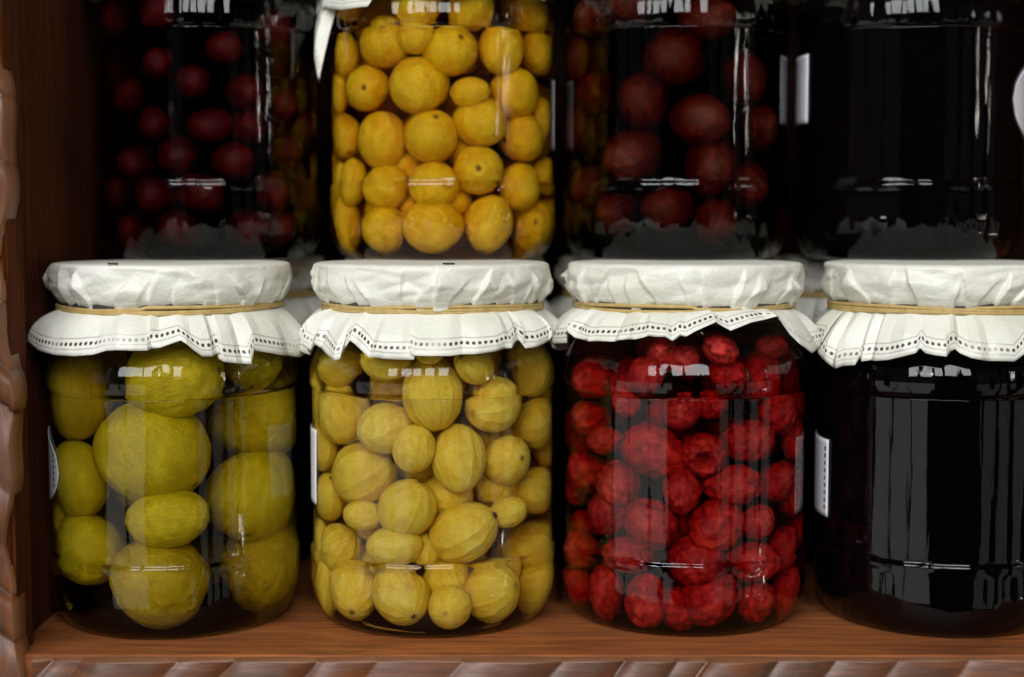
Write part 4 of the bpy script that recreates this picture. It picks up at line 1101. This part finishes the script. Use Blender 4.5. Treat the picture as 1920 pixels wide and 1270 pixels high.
def rasp_fn(seed, n=50, amp=.18, hole=False):
    l = lump(seed, .05, 1.6); r = random.Random(seed)
    pts = [(p + Vector((r.gauss(0, .05), r.gauss(0, .05), r.gauss(0, .05)))).normalized() for p in fib(n)]
    w = 2.0 / math.sqrt(n)
    def f(d):
        m = min((d - p).length for p in pts) / w
        b = amp * (math.sqrt(max(0, 1 - min(1, m * .92) ** 2)) - .7)
        R = 1 + l(d) + b
        ca = d.z
        if hole and ca > .80:
            R -= .62 * min(1, (ca - .80) / .07)
        e = d * R * (1 + .10 * -d.z); e.z *= 1.14
        return e * .96
    return f
def straw_fn(seed):
    l = lump(seed, .06, 1.6); r = random.Random(seed)
    pts = fib(90)
    def f(d):
        m = min((d - p).length for p in pts)
        pit = .035 * math.exp(-(m / .06) ** 2)
        return d * (1 + l(d) - pit) * (1 + .10 * d.z)
    return f

VAR = {
    'gooseberry': [fruit_mesh("gooseberry", M['gooseberry'], 4, goose_fn(i)) for i in range(5)],
    'plum': [fruit_mesh("yellow_plum", M['plum'], 4, plum_fn(10 + i)) for i in range(5)],
    'green': [fruit_mesh("green_fruit", M['green'], 5, green_fn(20 + i)) for i in range(5)],
    'raspberry': [fruit_mesh("red_berry", M['raspberry'], 4, rasp_fn(30 + i)) for i in range(4)],
    'strawberry': [fruit_mesh("strawberry", M['strawberry'], 4, straw_fn(40 + i)) for i in range(3)],
    'cherry': [fruit_mesh("cherry", M['cherry'], 4, plum_fn(50 + i)) for i in range(3)],
}
rasp_hole = fruit_mesh("red_berry", M['raspberry'], 5, rasp_fn(77, hole=True))
def calyx_mesh():
    """withered flower end: a short puckered tuft"""
    vs_, f = [], []
    n = 10
    for k in range(n):
        t = 2 * math.pi * k / n; rr = .13 if k % 2 else .07
        vs_.append((rr * math.cos(t), rr * math.sin(t), .985)); 
    for k in range(n):
        t = 2 * math.pi * k / n; rr = .11 if k % 2 else .05
        vs_.append((rr * math.cos(t) * .8, rr * math.sin(t) * .8, 1.10 if k % 2 else 1.05))
    vs_.append((0, 0, 1.03))
    for k in range(n):
        k2 = (k + 1) % n
        f.append((k, k2, n + k2, n + k)); f.append((n + k, n + k2, 2 * n))
    return mesh("calyx", vs_, f, True, M['calyx'])
CAL = calyx_mesh()
STALK = tube("stalk", [(0, 0, .95), (.05, .02, 1.2), (.16, .06, 1.45), (.34, .12, 1.62)], lambda s: .035 * (1 - .4 * s), 6, M['stalk'])

ORD = ["first", "second", "third", "fourth", "fifth", "sixth", "seventh", "eighth", "ninth", "tenth"]
KIND = {'L1': ('green', 'green_fruit', 'large olive-green fruit', 'fruit', 'green fruit in the lower jar', 4, 'green fruit jar'),
        'L2': ('gooseberry', 'gooseberry', 'pale yellow gooseberry', 'gooseberry', 'gooseberries in the lower jar', 6, 'gooseberry jar'),
        'L3': ('raspberry', 'red_berry', 'bright red berry', 'berry', 'red berries in the lower jar', 7, 'berry jar'),
        'U1': ('cherry', 'cherry', 'deep red cherry', 'cherry', 'cherries in the upper jar', 5, 'dark cherry jar'),
        'U2': ('plum', 'yellow_plum', 'orange-yellow plum', 'plum', 'yellow plums in the upper jar', 6, 'plum jar'),
        'U3': ('strawberry', 'strawberry', 'dark red strawberry', 'strawberry', 'strawberries in the upper jar', 4, 'strawberry jar')}
rf = random.Random(99)
for key, rows in FRUIT.items():
    kind, name, desc, cat, group, nlay, jarname = KIND[key]
    ax = Vector(JARS[key])
    front = [r for r in rows if r[9] < 2]
    lay = {}
    order = sorted(range(len(front)), key=lambda i: front[i][2])
    per = math.ceil(len(front) / nlay)
    for L in range(0, len(front), per):
        for q, i in enumerate(sorted(order[L:L + per], key=lambda i: front[i][0])):
            lay[i] = (L // per, q)
    nl = math.ceil(len(front) / per)
    fi = -1
    for r in rows:
        x, y, z, s, sl, vx, vy, vz, fl, back = r
        m = rasp_hole if fl & 4 else VAR[kind][rf.randrange(len(VAR[kind]))]
        o = bpy.data.objects.new(name, m); link(o)
        o.location = (Vector((x, y, z)) + ax) * MM
        o.rotation_mode = 'QUATERNION'
        q = Vector((vx, vy, vz)).to_track_quat('Z', 'Y')
        o.rotation_quaternion = q @ Quaternion((0, 0, 1), rf.uniform(0, 6.28))
        o.scale = (s * MM, s * MM, sl * MM)
        if back < 2:
            fi += 1; L, k = lay[fi]
            where = "bottom layer" if L == 0 else ("top layer" if L == nl - 1 else ORD[L] + " layer up")
            desc2 = desc.replace("red", "red hollow") if fl & 4 else desc
            tag(o, f"{desc2}, {ORD[k]} from left in the {where} of the {jarname}", cat, group)
        else:
            tag(o, f"{desc} half hidden deep behind the others in the {jarname}", cat, group + ", deep inside")
        if kind == 'gooseberry':
            if fl & 2: obj("stalk", STALK, o)
            elif fl & 1 or rf.random() < .6: obj("calyx", CAL, o)
